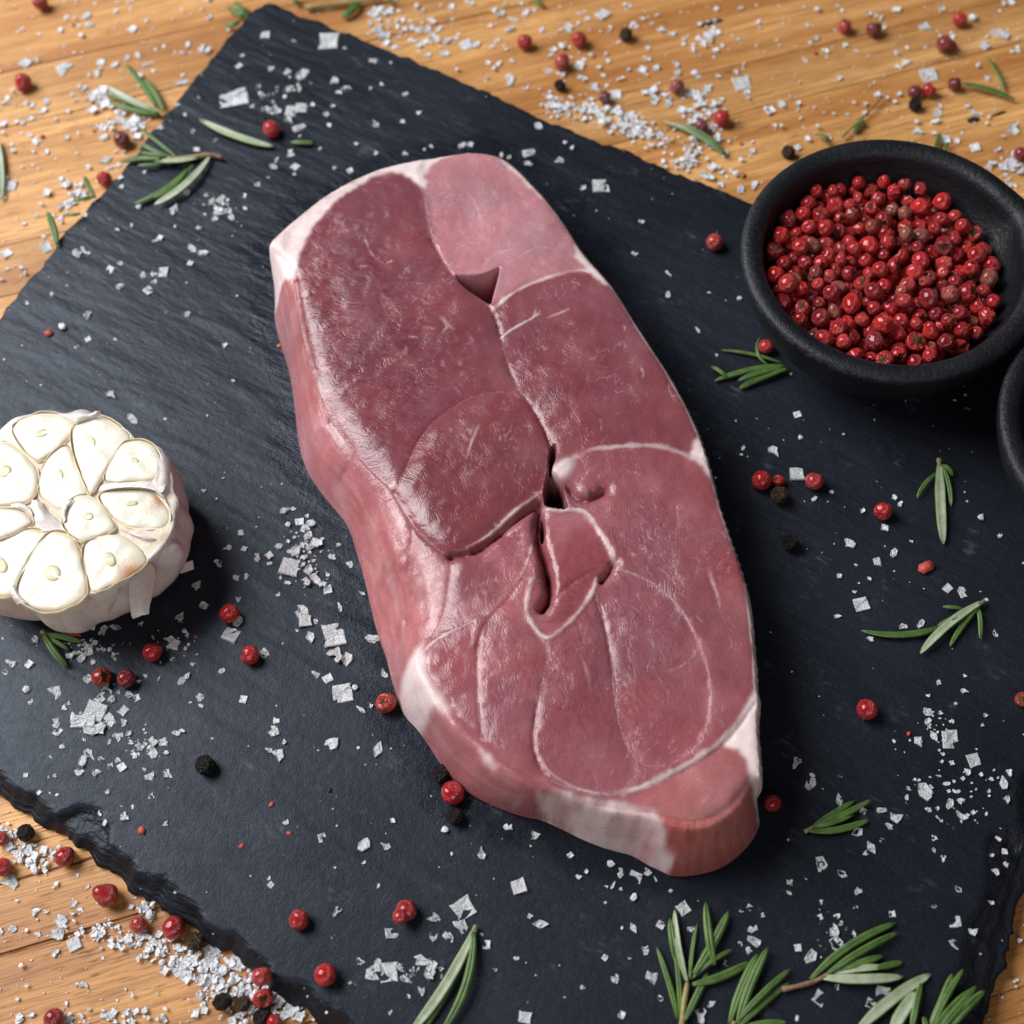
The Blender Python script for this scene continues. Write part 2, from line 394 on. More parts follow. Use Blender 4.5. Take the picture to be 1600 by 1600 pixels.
# ------------------------------------------------------------------ table of planks
PA = math.radians(11.8)
PU = np.array([math.cos(PA), math.sin(PA)]); PN = np.array([-math.sin(PA), math.cos(PA)])
def soff(u, v): return float(P(u, v, 0.0)[:2] @ PN)
seam = [soff(210, 65), soff(72, 184), soff(40, 373), soff(1120, 110), soff(1430, 104), soff(1000, 215), soff(100, 1465), soff(60, 1363), soff(1572, 1550)]
seam = sorted(seam)
full = []
lo, hi = -0.30, 0.42
pts = [lo] + seam + [hi]
for a, b in zip(pts[:-1], pts[1:]):
    full.append(a); n = max(1, round((b - a) / 0.050))
    for i in range(1, n): full.append(a + (b - a) * (i + rnd.uniform(-0.12, 0.12)) / n)
full.append(hi)
full = [full[0]] + [b for a, b in zip(full[:-1], full[1:]) if b - a > 0.006]
table = empty("table", (0, 0, 0))
tag(table, kind='structure', label="warm oiled wooden table top of narrow planks under the slate")
tones = [(1.0, 1.0, 1.0), (1.06, 1.05, 1.02), (0.84, 0.78, 0.72), (1.0, 0.92, 0.84), (0.93, 0.95, 0.96), (1.10, 1.08, 1.02), (0.80, 0.73, 0.68)]
for i, (a, b) in enumerate(zip(full[:-1], full[1:])):
    bm = bmesh.new(); bmesh.ops.create_cube(bm, size=1.0)
    w = b - a; L = 1.15
    bmesh.ops.scale(bm, vec=(L, w - 0.00008, 0.018), verts=bm.verts)
    top = [e for e in bm.edges if all(v.co.z > 0 for v in e.verts) and abs(e.verts[0].co.y - e.verts[1].co.y) < 1e-6]
    bmesh.ops.bevel(bm, geom=top, offset=rnd.uniform(.00018, .00040) if abs(a - soff(100, 1465)) > .002 and abs(b - soff(100, 1465)) > .002 else 0.0008, segments=2, affect='EDGES')
    o = link("plank", bmmesh("plank", bm, M_wood, smooth=False), table)
    c = PN * (a + b) / 2 + PU * rnd.uniform(-0.1, 0.1)
    o.location = (c[0], c[1], -0.009 - rnd.uniform(0, 0.00018)); o.rotation_euler = (0, 0, PA)
    t = tones[(i * 3 + i // 4) % len(tones)]; o.color = (*t, 1)
def knot(u, v, lu, lv, ang):
    c = P(u, v, 0.0)
    n = 18; vs = [(0, 0, 0.0004)]; 
    for k in range(n):
        a = 2 * math.pi * k / n; r = 1 + rnd.uniform(-0.2, 0.2)
        vs.append((lu * r * math.cos(a), lv * r * math.sin(a), 0.0))
    o = link("knot", pymesh("knot", vs, [(0, 1 + k, 1 + (k + 1) % n) for k in range(n)], M_knot), table)
    o.location = (c[0], c[1], 0.00012); o.rotation_euler = (0, 0, ang)
knot(1110, 36, 0.0046, 0.0009, PA + 0.05); knot(1520, 187, 0.0022, 0.0013, PA); knot(1560, 178, 0.0030, 0.0005, PA + 0.1)

# ------------------------------------------------------------------ slate
def line(pts, z):
    W = np.array([P(u, v, z)[:2] for u, v in pts]); c = W.mean(0); d = np.linalg.svd(W - c)[2][0]; return c, d
LA = line([(440, 8), (540, 45), (700, 112), (860, 190), (1000, 240), (1100, 280), (1165, 302)], ZS)
LB = line([(385, 15), (330, 90), (250, 190), (180, 270), (90, 385), (0, 472)], ZS)
LC = line([(60, 1262 + 18), (150, 1330 + 14), (240, 1400 + 14), (340, 1465 + 14), (440, 1540 + 12), (520, 1590 + 10)], 0.001)
LD = line([(1600, 1397), (1565, 1492), (1530, 1602)], 0.002)
def meet(a, b):
    s = np.linalg.solve(np.c_[a[1], -b[1]], b[0] - a[0]); return a[0] + a[1] * s[0]
Q = [meet(LA, LB), meet(LA, LD), meet(LC, LD), meet(LB, LC)]       # top, right, bottom, left corner
SLATE_POLY = np.array(Q)
def gz(x, y):
    return ZS if bool(inside(np.array([x]), np.array([y]), SLATE_POLY)[0]) else 0.0
def build_slate():
    L1 = np.linalg.norm(Q[1] - Q[0]); L2 = np.linalg.norm(Q[3] - Q[0])
    n1, n2 = int(L1 / 0.0008), int(L2 / 0.0008)
    a, b = np.meshgrid(np.linspace(0, 1, n1), np.linspace(0, 1, n2), indexing='ij')
    dA, dC, dB, dD = b * L2, (1 - b) * L2, a * L1, (1 - a) * L1
    # rounded corners
    r = 0.010
    for (du, dv, fu, fv) in ((dB, dA, 0, 0), (dB, dC, 0, 1), (dD, dA, 1, 0), (dD, dC, 1, 1)):
        m = (du < r) & (dv < r)
        p, q = np.clip(1 - du / r, 0, 1), np.clip(1 - dv / r, 0, 1)
        p2, q2 = p * np.sqrt(1 - q * q / 2), q * np.sqrt(1 - p * p / 2)
        na = (r * (1 - p2)) / L1; nb = (r * (1 - q2)) / L2
        a = np.where(m, na if fu == 0 else 1 - na, a); b = np.where(m, nb if fv == 0 else 1 - nb, b)
    q0, q1, q2_, q3 = [np.array(q) for q in Q]
    X = (1 - a) * (1 - b) * q0[0] + a * (1 - b) * q1[0] + a * b * q2_[0] + (1 - a) * b * q3[0]
    Y = (1 - a) * (1 - b) * q0[1] + a * (1 - b) * q1[1] + a * b * q2_[1] + (1 - a) * b * q3[1]
    e1 = (q1 - q0) / L1; e2 = (q3 - q0) / L2
    U1, U2 = X * e1[0] + Y * e1[1], X * e2[0] + Y * e2[1]
    # uneven outline
    for d, s, nrm, amp, sd in ((dA, U1, -e2, 0.0011, 3), (dC, U1, e2, 0.0020, 9), (dB, U2, -e1, 0.0012, 14), (dD, U2, e1, 0.0016, 21)):
        w = np.exp(-d / 0.006) * amp * (0.7 * fbm(s * 60, s * 0 + sd, sd, 3) + 0.9 * fbm(s * 260, s * 0 + sd, sd + 5, 3))
        X = X + w * nrm[0]; Y = Y + w * nrm[1]
    Z = ZS + 0.00022 * fbm(U1 * 55, U2 * 240, 2, 4) + 0.00035 * fbm(U1 * 14, U2 * 24, 8, 3)
    drop = np.zeros_like(Z)
    for d, s, w0, dep, sd in ((dA, U1, 0.0016, 0.0030, 31), (dB, U2, 0.0014, 0.0030, 37), (dC, U1, 0.0047, 0.0058, 41), (dD, U2, 0.0085, 0.0040, 47)):
        n1_ = fbm(s * 32, d * 30 + sd, sd, 3); n2_ = fbm(s * 140, d * 120 + sd, sd + 2, 3); n3_ = fbm(s * 120, d * 900 + sd, sd + 4, 3)
        w = w0 * np.clip(1.0 + 1.1 * n1_ + .45 * n2_, .3, 2.0)
        t = np.clip(1 - d / w, 0, 1)
        dr = dep * t ** .75
        lay = .0011
        q = (np.floor(dr / lay + .9 * n1_ + .5 * n3_) + sstep(.55, 1.0, (dr / lay + .9 * n1_ + .5 * n3_) % 1.0)) * lay
        dr = np.where(t > 0, np.clip(.35 * dr + .65 * q, 0, dep), 0) + (t > 0) * np.minimum(t * 6, 1) * (.00018 * n3_ + .0001)
        drop = np.maximum(drop, dr)
    # the big bite in the near left edge
    bx, by = P(118, 1298, ZS)[:2]
    db = np.hypot((X - bx) * 1.0, (Y - by) * 1.25) + 0.003 * fbm(X * 180, Y * 180, 61, 3)
    drop = np.maximum(drop, 0.0024 * sstep(0.0082, 0.0072, db) * np.clip(1.25 - dC / 0.016, .3, 1))
    Z = Z - np.clip(drop, 0, 0.0062) + (drop > 0.0003) * 0.00014 * fbm(U1 * 260, U2 * 900, 53, 3)
    edge = sstep(0.0002, 0.0012, drop)
    nv = n1 * n2; idx = np.arange(nv).reshape(n1, n2)
    V = np.stack([X, Y, Z], -1).reshape(-1, 3)
    quads = np.stack([idx[:-1, :-1], idx[:-1, 1:], idx[1:, 1:], idx[1:, :-1]], -1).reshape(-1, 4)
    ring = np.concatenate([idx[:-1, 0], idx[-1, :-1], idx[1:, -1][::-1], idx[0, 1:][::-1]])
    c = V[:, :2].mean(0); rv = V[ring].copy(); m = rv.copy(); m[:, 2] *= 0.5
    inw = (c - rv[:, :2]); inw /= np.linalg.norm(inw, axis=1)[:, None]
    jit = rng.uniform(-1, 1, len(ring))[:, None]
    m[:, :2] -= inw * 0.0003 * jit; rv[:, :2] += inw * 0.0006; rv[:, 2] = 0.0002
    nr = len(ring); V = np.vstack([V, m, rv])
    k = np.arange(nr); k2 = (k + 1) % nr
    quads = np.vstack([quads[:, ::-1], np.stack([ring[k], ring[k2], nv + k2, nv + k], -1)[:, ::-1], np.stack([nv + k, nv + k2, nv + nr + k2, nv + nr + k], -1)[:, ::-1]])
    faces = quads.tolist() + [(nv + nr + k[::-1]).tolist()]
    # normals up?
    me = pymesh("slate", V, faces, M_slate)
    amt = .46 * np.clip(.30 + .95 * sstep(.72, .40, b) + .25 * sstep(.2, .6, a) * sstep(.9, .5, b) + .35 * fbm(U1 * 16, U2 * 16, 67, 3), .12, 1.15)
    ca = np.zeros((len(V), 4)); ca[:, 0] = np.concatenate([edge.ravel(), np.ones(2 * nr)]); ca[:nv, 1] = amt.ravel(); ca[:, 3] = 1
    mz = PXY([(405, 388), (470, 328), (620, 250), (745, 230), (830, 280), (960, 445), (1070, 620), (1130, 790), (1195, 1050), (1205, 1230), (1190, 1300), (1090, 1372), (1030, 1366), (850, 1288), (700, 1222), (620, 1110), (590, 1000), (550, 835), (470, 735), (440, 560)], 2)
    ca[:nv, 2] = sstep(.011, .004, pdist(X, Y, mz, True) + .006 * fbm(X * 110, Y * 110, 83, 3)).ravel()
    at = me.attributes.new("edge", 'FLOAT_COLOR', 'POINT')
    at.data.foreach_set("color", ca.astype(np.float32).ravel())
    if me.polygons[0].normal.z < 0: me.flip_normals()
    o = link("slate_board", me)
    tag(o, "dark grey slate serving board with chipped edges lying on the wooden table", "slate board")
    return o
build_slate()

# ------------------------------------------------------------------ the steak
HT = 22.0                                                       # mm, plateau height over the slate
G = 0.00036
def build_meat():
    top = [(412, 388), (440, 362), (470, 336), (500, 312), (540, 288), (580, 268), (620, 258), (670, 248), (720, 240), (745, 238), (775, 243), (800, 256), (830, 285), (860, 318), (885, 352), (905, 385), (925, 410), (945, 432), (962, 452), (985, 490), (1010, 530), (1030, 560), (1050, 590), (1068, 622), (1085, 655), (1100, 690), (1110, 722), (1118, 755), (1127, 790), (1138, 825), (1150, 860), (1162, 895), (1172, 930), (1178, 965), (1180, 1000), (1185, 1040), (1186, 1080), (1190, 1092), (1186, 1130), (1190, 1175), (1194, 1220)]
    base = [(1193, 1268, 9), (1186, 1292, 3), (1176, 1312), (1150, 1340), (1120, 1358), (1085, 1366), (1050, 1368), (1035, 1360), (1015, 1352), (990, 1335), (960, 1328), (935, 1320), (905, 1308), (880, 1295), (850, 1280), (820, 1275), (790, 1265), (765, 1255), (735, 1240), (705, 1215), (690, 1195), (675, 1170), (655, 1140), (635, 1120), (625, 1100), (612, 1060), (605, 1030), (592, 995), (580, 950), (570, 905), (560, 870), (545, 820), (525, 795), (500, 765), (480, 735), (468, 700), (462, 650), (456, 600), (447, 560), (434, 520, 4), (424, 485, 8), (418, 450, 13), (414, 415, 18)]
    O = PXY([(u, v, 21.0) for u, v in top] + [(p[0], p[1], p[2] if len(p) > 2 else 2.0) for p in base])
    O = smooth_poly(O, 2)
    Tl = [(1192, 1215), (1176, 1212), (1166, 1230), (1140, 1261), (1100, 1280), (1060, 1279), (1025, 1267), (925, 1255), (850, 1236), (800, 1208), (755, 1167), (712, 1130), (692, 1096), (668, 1062), (652, 1030), (656, 1014), (674, 990), (690, 960), (696, 930), (702, 885), (685, 858), (655, 834), (632, 804), (612, 766), (590, 744), (560, 714), (535, 680), (510, 640), (495, 603), (481, 560), (468, 500), (461, 450), (456, 420), (440, 396)]
    T = smooth_poly(PXY([(u, v, 21.0) for u, v in top] + Tl, HT), 2)
    x0, y0 = O.min(0) - 0.002; x1, y1 = O.max(0) + 0.002
    X, Y = np.meshgrid(np.arange(x0, x1, G), np.arange(y0, y1, G))
    inO, inT = inside(X, Y, O), inside(X, Y, T)
    dO, NX, NY = pdist(X, Y, O, True, near=True)
    dT = pdist(X, Y, T, True)
    PP = lambda pts, h=HT, closed=True, n=2: smooth_poly(PXY(pts, h), n, closed)
    mm = 0.001
    reg = np.zeros(X.shape, int)                                 # 0: default lower right muscle
    R = {}
    def region(i, pts, h=HT):
        R[i] = PP(pts, h); m = inside(X, Y, R[i]); reg[m & inT] = i
    region(1, [(930, 905), (968, 888), (1010, 905), (1035, 922), (1065, 955), (1088, 995), (1105, 1040), (1112, 1085), (1108, 1125), (1090, 1165), (1040, 1200), (1000, 1195), (982, 1170), (968, 1135), (960, 1090), (956, 1040), (948, 990), (935, 950)])
    region(2, [(857, 1005), (895, 968), (928, 925), (940, 960), (950, 1000), (956, 1040), (960, 1090), (968, 1135), (982, 1170), (1000, 1192), (985, 1230), (940, 1240), (890, 1232), (860, 1222), (840, 1195), (833, 1165), (833, 1130), (840, 1095), (850, 1060)])
    region(3, [(836, 900), (825, 935), (828, 975), (857, 1005), (850, 1060), (840, 1095), (833, 1130), (833, 1165), (840, 1195), (860, 1225), (800, 1208), (755, 1170), (748, 1110), (745, 1070), (744, 1010), (760, 970), (795, 935), (815, 905), (830, 880)])
    region(4, [(662, 1025), (680, 1000), (710, 985), (745, 967), (745, 1030), (746, 1100), (754, 1168), (730, 1148), (705, 1115), (690, 1092), (674, 1068)])
    region(5, [(702, 868), (740, 862), (770, 840), (800, 815), (838, 790), (836, 850), (830, 885), (815, 905), (795, 935), (765, 962), (745, 967), (700, 988), (668, 1000), (688, 960), (696, 930), (703, 890)])
    region(6, [(842, 800), (870, 800), (905, 796), (930, 818), (945, 842), (958, 866), (955, 888), (930, 915), (915, 945), (895, 968), (857, 1000), (838, 985), (824, 950), (832, 910), (850, 890), (844, 850)])
    region(7, [(1185, 1095), (1125, 1168), (1060, 1208), (1000, 1238), (930, 1250), (930, 1258), (1025, 1270), (1060, 1283), (1100, 1284), (1145, 1265), (1200, 1225), (1196, 1150)])
    region(8, [(768, 478), (800, 456), (840, 437), (880, 424), (930, 422), (990, 480), (1060, 600), (1105, 680), (1100, 722), (1075, 713), (1040, 700), (1000, 696), (960, 701), (925, 703), (900, 714), (868, 740), (863, 700), (850, 668), (820, 625), (800, 590), (787, 550), (778, 510)])
    region(9, [(660, 240), (745, 225), (830, 275), (930, 410), (930, 423), (880, 424), (840, 437), (800, 456), (768, 482), (735, 455), (706, 430), (690, 405), (676, 370), (668, 330), (662, 290)])
    region(10, [(440, 372), (480, 330), (530, 300), (570, 280), (610, 270), (645, 275), (660, 295), (666, 330), (674, 370), (690, 405), (706, 430), (735, 458), (768, 482), (778, 510), (787, 550), (800, 590), (812, 615), (770, 612), (730, 622), (695, 642), (665, 672), (645, 705), (632, 740), (612, 765), (585, 742), (555, 715), (530, 680), (505, 640), (490, 600), (476, 560), (462, 500), (456, 450)])
    region(11, [(808, 614), (835, 640), (855, 680), (864, 705), (860, 735), (850, 768), (825, 782), (800, 800), (770, 832), (740, 856), (705, 864), (680, 852), (650, 826), (630, 800), (616, 768), (632, 740), (645, 705), (665, 672), (695, 642), (730, 622), (770, 612)])
    reg[inO & ~inT] = 12                                         # left flap / side wall
    endcap = PP([(1030, 1268, 22), (1100, 1280, 22), (1168, 1228, 22), (1186, 1292, 3), (1150, 1345, 1), (1085, 1375, 1), (1040, 1372, 1), (1046, 1330, 8), (1035, 1300, 14)])
    reg[inO & ~inT & inside(X, Y, endcap)] = 13
    # ---- colours of the lean, linear
    C = {0: (.315, .096, .106), 1: (.335, .106, .120), 2: (.325, .101, .112), 3: (.340, .104, .114), 4: (.37, .110, .121), 5: (.320, .103, .119), 6: (.290, .086, .098),
         7: (.37, .135, .138), 8: (.252, .071, .084), 9: (.445, .212, .240), 10: (.240, .066, .080), 11: (.225, .059, .068), 12: (.43, .152, .158), 13: (.385, .118, .102)}
    ANG = {0: -68, 1: -80, 2: -85, 3: -80, 4: -75, 5: -62, 6: -20, 7: -5, 8: -58, 9: -60, 10: -22, 11: -62, 12: -75, 13: -88}
    BUL = {0: .8, 1: 1.5, 2: 1.2, 3: 1.3, 4: 1.0, 5: -1.1, 6: .6, 7: .4, 8: 1.2, 9: .6, 10: 1.3, 11: 2.3}
    col = np.zeros(X.shape + (3,)); ang = np.zeros(X.shape); bul = np.zeros(X.shape)
    for i in C:
        m = reg == i; col[m] = C[i]; ang[m] = math.radians(ANG[i])
        if i in BUL and i in R:
            d = pdist(X, Y, R[i], True, maxd=0.06); bul[m] = (.34 * BUL[i] * (1 - np.exp(-d / 0.0032)))[m]
        elif i == 0: bul[m] = .6
    for i in (0, 1, 2, 3, 4, 5, 8, 10, 11): col[reg == i] *= np.array([.88, .93, .97])
    col = blur(col, 2); bul = blur(bul, 2)
    lm = blur(inside(X, Y, PXY([(380, 440), (452, 430), (510, 600), (580, 700), (680, 840), (720, 900), (700, 1010), (640, 1030), (520, 1000), (430, 760)], HT)).astype(float), 8, 2)
    rm_ = (lm * np.exp(-(dT / .006) ** 2))[..., None]; col = col * (1 - rm_) + blur(col, 9, 2) * rm_
    A = X * 1000; B = Y * 1000                                    # mm, for noise
    tone = fbm(A * .05, B * .05, 4, 4)
    col *= (1 + .16 * tone)[..., None]
    col[..., 1:] *= (1 + .20 * fbm(A * .09, B * .09, 9, 3))[..., None]
    m1 = sstep(.02, .45, fbm(A * .055, B * .045, 85, 4)); m2 = sstep(.05, .5, fbm(A * .075, B * .075, 87, 4)); m3 = sstep(.1, .5, fbm(A * .16, B * .13, 89, 3))
    lum = col.sum(-1, keepdims=True) / .44
    for mk, tgt, am in ((m1, (.245, .090, .118), .50), (m2, (.355, .090, .092), .30), (m3, (.46, .200, .210), .28)):
        w_ = (mk * am * np.where(np.isin(reg, (9, 12)), .35, 1.0))[..., None]; w_ = blur(w_, 3); col = col * (1 - w_) + np.array(tgt) * lum * w_
    # ---- height
    z = HT + bul + 0.9 * fbm(A * .035, B * .035, 15, 3) + .22 * fbm(A * .22, B * .22, 19, 3) + .07 * fbm(A * .8, B * .8, 23, 3)
    t = dO / (dO + dT + 1e-9)
    prof = np.sin(np.clip(t, 0, 1) * math.pi / 2)
    ws = 1.3 * fbm(A * .12, B * .07, 27, 4) + .5 * fbm(A * .4, B * .3, 29, 3)
    ztopw = HT - 0.4
    oc_ = O.mean(0); arc_ = np.arctan2(NY - oc_[1], NX - oc_[0]) * 85; ws = .5 * ws + 1.7 * fbm(arc_ * .07, dO * 1000 * .22, 101, 3) + .5 * fbm(arc_ * .25, dO * 1000 * .5, 103, 3)
    crs_ = dO * 800 + HT * prof
    s13 = fbm(arc_ * .9, crs_ * .08, 111, 3); s12 = fbm(arc_ * .10, crs_ * .55, 113, 4)
    col *= np.where(reg == 13, 1 + .30 * s13, np.where(reg == 12, 1 + .22 * s12, 1.0))[..., None]
    pale = np.where(reg == 12, sstep(.12, .5, fbm(arc_ * .09, crs_ * .30, 115, 3)) * .38, 0)[..., None]; col = col * (1 - pale) + np.array([.58, .30, .30]) * pale
    ws = ws + np.where(reg == 13, .35 * s13, .45 * s12)
    zw = 2.0 + (ztopw - 2.0) * prof + ws * np.sin(math.pi * np.clip(t, 0, 1))
    # rounded shoulder of the plateau
    rr = 2.6
    dd = np.clip(dT / mm / rr, 0, 1)
    shoulder = rr * .62 * (1 - np.sqrt(1 - (1 - dd) ** 2))
    z = z - np.where(inT, lm * 1.5 * np.exp(-dT / .0050), 0)
    z = np.where(inT, z - shoulder, np.minimum(zw, z - rr * .62 + .4))
    z = blur(z, 1, 2)
    leftside = inside(X, Y, PXY([(380, 440), (452, 430), (510, 600), (580, 700), (680, 840), (720, 900), (700, 1010), (640, 1030), (520, 1000), (430, 760)], HT)).astype(float)
    rim = blur(leftside, 8, 2) * np.exp(-(dT / .007) ** 2)
    z = z * (1 - rim) + blur(np.where(inO, z, 2.0), 9, 2) * rim
    # ---- seams
    fat = np.zeros(X.shape); dark = np.zeros(X.shape); bluish = np.zeros(X.shape)
    N33 = fbm(A * .5, B * .5, 33, 2); N107 = fbm(A * .055, B * .055, 107, 2); N109 = fbm(A * .07, B * .07, 109, 2); N37 = fbm(A * .35, B * .35, 37, 2); N39 = fbm(A * .9, B * .9, 39, 2); N35 = fbm(A * .25, B * .25, 35, 2); N41 = (fbm(A * .4, B * .4, 41, 3) + .5 * fbm(A * 1.3, B * 1.3, 42, 2)); N43 = (fbm(A * .4, B * .4, 43, 3) + .5 * fbm(A * 1.3, B * 1.3, 44, 2))
    def groove(pts, depth, w, side=0.0, h=HT, dk=0.5):
        nonlocal z, dark
        p = PP(pts, h, False); d = pdist(X, Y, p, False, maxd=.012)
        d = d + .25 * mm * N33
        z = z - (.75 * depth if depth > 3 else .40 * depth * np.clip(.72 + 1.3 * N107, .15, 1.3)) * (.55 * np.exp(-(np.abs(d) / (.5 * w * mm)) ** 1.3) + .45 * np.exp(-(np.abs(d) / (1.05 * w * mm)) ** 1.3))
        dark = np.maximum(dark, dk * np.clip(.8 + 1.0 * N109, .3, 1) * np.exp(-(d / (w * mm * .6)) ** 2))
    def white(pts, w, amt=.95, raise_=.35, h=HT, taper=False, bl=0.0):
        nonlocal z, fat, bluish
        p = PP(pts, h, False); d = pdist(X, Y, p, False, maxd=.012)
        ww = w * .8 * mm * (1 + .55 * N37); d = d + .22 * mm * N39
        g = np.exp(-(np.abs(d) / ww) ** 2.6) * amt * .88 * np.clip(.80 + .75 * N35, .22, 1)
        if taper or len(pts) <= 3:
            mid = (p[0] + p[-1]) / 2; L = np.linalg.norm(p[0] - p[-1]) * .56 + 1e-6
            tp = np.clip(1 - (np.hypot(X - mid[0], Y - mid[1]) / L) ** 2, 0, 1); g = g * tp; ww = ww * (.3 + .7 * tp)
        fat = np.maximum(fat, g); z = z + .3 * raise_ * np.exp(-(d / (ww * 1.2)) ** 2)
        if bl: bluish = np.maximum(bluish, bl * g)
    def fatpoly(pts, amt=1.0, h=HT, soft=1, nz=.8):
        nonlocal fat
        p = PP(pts, h); m = inside(X + nz * mm * N41, Y + nz * mm * N43, p).astype(float)
        fat = np.maximum(fat, amt * blur(m, soft))
    groove([(674, 372), (690, 405), (706, 430), (735, 458), (768, 482), (778, 510)], 2.0, .9)
    groove([(778, 510), (787, 545), (798, 585), (812, 612), (835, 640), (855, 680), (863, 702)], 2.6, .8, dk=.85)
    groove([(808, 612), (770, 611), (730, 621), (695, 641), (665, 671), (645, 704), (632, 740), (618, 765)], 1.5, 1.6, dk=.25)
    groove([(616, 768), (632, 800), (655, 833), (685, 857), (702, 867)], 2.2, 1.1, dk=.6)
    groove([(842, 785), (818, 802), (795, 820), (770, 843), (740, 864), (705, 868)], 3.6, 1.35, dk=.75)
    groove([(772, 825), (790, 838), (812, 836)], 1.5, 2.2, dk=.3)
    groove([(842, 795), (838, 830), (844, 855), (851, 880), (857, 905), (859, 930), (848, 952)], 7.5, 1.3, dk=.8)
    groove([(817, 905), (795, 936), (770, 960), (752, 985), (746, 1010)], 2.4, .8, dk=.7)
    groove([(746, 1010), (745, 1070), (748, 1110), (754, 1155)], 2.0, .9, dk=.55)
    groove([(858, 1020), (851, 1060), (841, 1095), (834, 1130), (833, 1165), (841, 1195), (862, 1225), (900, 1243)], 1.5, .9, dk=.45)
    groove([(928, 930), (941, 960), (950, 1000), (956, 1040), (960, 1090), (968, 1135), (982, 1170), (1002, 1194)], 1.7, 1.0, dk=.45)
    groove([(890, 764), (900, 776), (918, 782), (934, 774), (944, 768)], 4.2, 1.6, dk=.75)
    groove([(1042, 795), (1035, 830), (1015, 865), (1000, 888)], .35, .7, dk=.12); groove([(1056, 790), (1056, 830), (1045, 870)], .3, .6, dk=.10)
    groove([(958, 878), (950, 896), (940, 906)], 4.0, 1.1, dk=.8)
    groove([(872, 930), (890, 915), (912, 898), (928, 890)], 2.0, 1.0, dk=.5)
    groove([(703, 868), (704, 890), (696, 930), (688, 962), (670, 992)], .9, 1.0, dk=.15)
    groove([(636, 792, 20), (646, 830, 20), (642, 880, 18), (634, 930, 16)], 2.2, 2.2, dk=.35)
    groove([(600, 780, 16), (606, 850, 15), (618, 930, 14), (630, 1000, 12)], 1.1, 2.6, dk=.1)
    groove([(520, 668, 17), (548, 705, 18), (552, 735, 15), (535, 760, 9)], 2.4, 2.2, dk=.35)
    groove([(1180, 1100), (1140, 1158), (1085, 1196), (1020, 1228), (960, 1247), (905, 1243)], 1.0, 1.0, dk=.1)
    groove([(760, 1180), (800, 1200), (840, 1228), (880, 1246)], 1.2, 1.4, dk=.35)
    groove([(1075, 1300, 17), (1078, 1340, 6)], .7, 1.0, dk=.25); groove([(1120, 1290, 17), (1118, 1345, 5)], .5, 1.2, dk=.15)
    white([(770, 486), (800, 460), (840, 440), (880, 426), (905, 421), (928, 425)], .75, .9)
    white([(866, 746), (885, 728), (905, 712), (925, 703), (960, 701), (1000, 696), (1040, 700), (1075, 713), (1094, 720)], .95, .85, .5, bl=.8)
    white([(784, 528), (800, 516), (825, 503), (840, 493)], .55, .8); white([(856, 498), (880, 489), (890, 483)], .4, .6); white([(836, 494), (838, 484)], .3, .5)
    white([(840, 773), (816, 790), (796, 806), (776, 825), (757, 842), (730, 856)], .5, .75, .5)
    white([(848, 794), (875, 800), (905, 796), (920, 806), (932, 822), (945, 842), (957, 862), (958, 876)], .75, .9, .8)
    white([(834, 906), (826, 930), (823, 950), (828, 972), (842, 992), (856, 1000), (872, 990), (895, 968), (915, 945), (928, 920), (932, 904)], .70, .9, .8)
    white([(829, 912), (848, 908)], .4, .7)
    white([(836, 812), (832, 850), (824, 880), (812, 905)], .3, .6)
    white([(856, 1000), (859, 1015), (856, 1040)], .4, .6)
    white([(958, 876), (966, 888), (975, 880)], .8, .75)
    white([(966, 888), (985, 895), (1010, 905), (1035, 922), (1065, 955), (1088, 995), (1105, 1040), (1112, 1085), (1108, 1125), (1092, 1162)], .26, .34, .1)
    white([(1176, 1092), (1150, 1138), (1112, 1172), (1060, 1202), (1012, 1226), (975, 1238)], .95, .9, .2)
    white([(1012, 1226), (960, 1243), (910, 1237), (870, 1217), (846, 1194), (836, 1168)], .35, .55, .1)
    white([(747, 967), (720, 980), (690, 992), (670, 1005), (655, 1018)], .45, .8); white([(745, 968), (742, 985), (738, 1010)], .6, .7)
    white([(462, 440), (470, 500), (478, 535), (490, 577), (505, 627), (522, 662), (548, 700)], .5, .45)
    for (u_, v_, h_, L_) in ((452, 470, 17, 60), (470, 560, 16, 70), (490, 640, 15, 60), (520, 740, 14, 60), (575, 800, 16, 90), (600, 860, 15, 110), (622, 800, 19, 60), (640, 880, 18, 80), (660, 900, 19, 70), (625, 960, 13, 60)):
        white([(u_, v_, h_), (u_ + .12 * L_, v_ + .5 * L_, h_), (u_ + .2 * L_, v_ + L_, h_ - 1)], rnd.uniform(1.2, 2.4), rnd.uniform(.14, .26), .2, taper=True)
    white([(607, 760), (625, 770), (618, 752)], .9, .8)
    white([(688, 496), (699, 509), (712, 518)], .6, .5, .1); white([(705, 503), (700, 512), (690, 524)], .4, .4, .05)
    white([(749, 666), (738, 690), (729, 720)], .5, .75, .1); white([(738, 690), (745, 682)], .3, .6)
    white([(1106, 888), (1114, 912), (1124, 944)], .5, .6, .1); white([(1122, 938), (1128, 960)], .25, .4)
    white([(1098, 1000), (1080, 1030), (1060, 1045), (1040, 1050)], .22, .3, .1, taper=True)
    white([(570, 372), (580, 400), (600, 415), (612, 410)], .22, .5, .05); white([(740, 310), (748, 330), (755, 355)], .35, .4, .05)
    white([(755, 420), (762, 405), (778, 395), (800, 390)], .25, .5, .05); white([(790, 415), (820, 395), (845, 385)], .25, .45, .05)
    white([(905, 1018), (918, 1050), (922, 1085)], .3, .35, .05)
    wx, wy = A + 3.0 * fbm(A * .12, B * .12, 91, 2), B + 3.0 * fbm(A * .12, B * .12, 93, 2)
    rid = np.abs(fbm(wx * .20, wy * .16, 95, 3)); rid2 = np.abs(fbm(wx * .42, wy * .34, 97, 2))
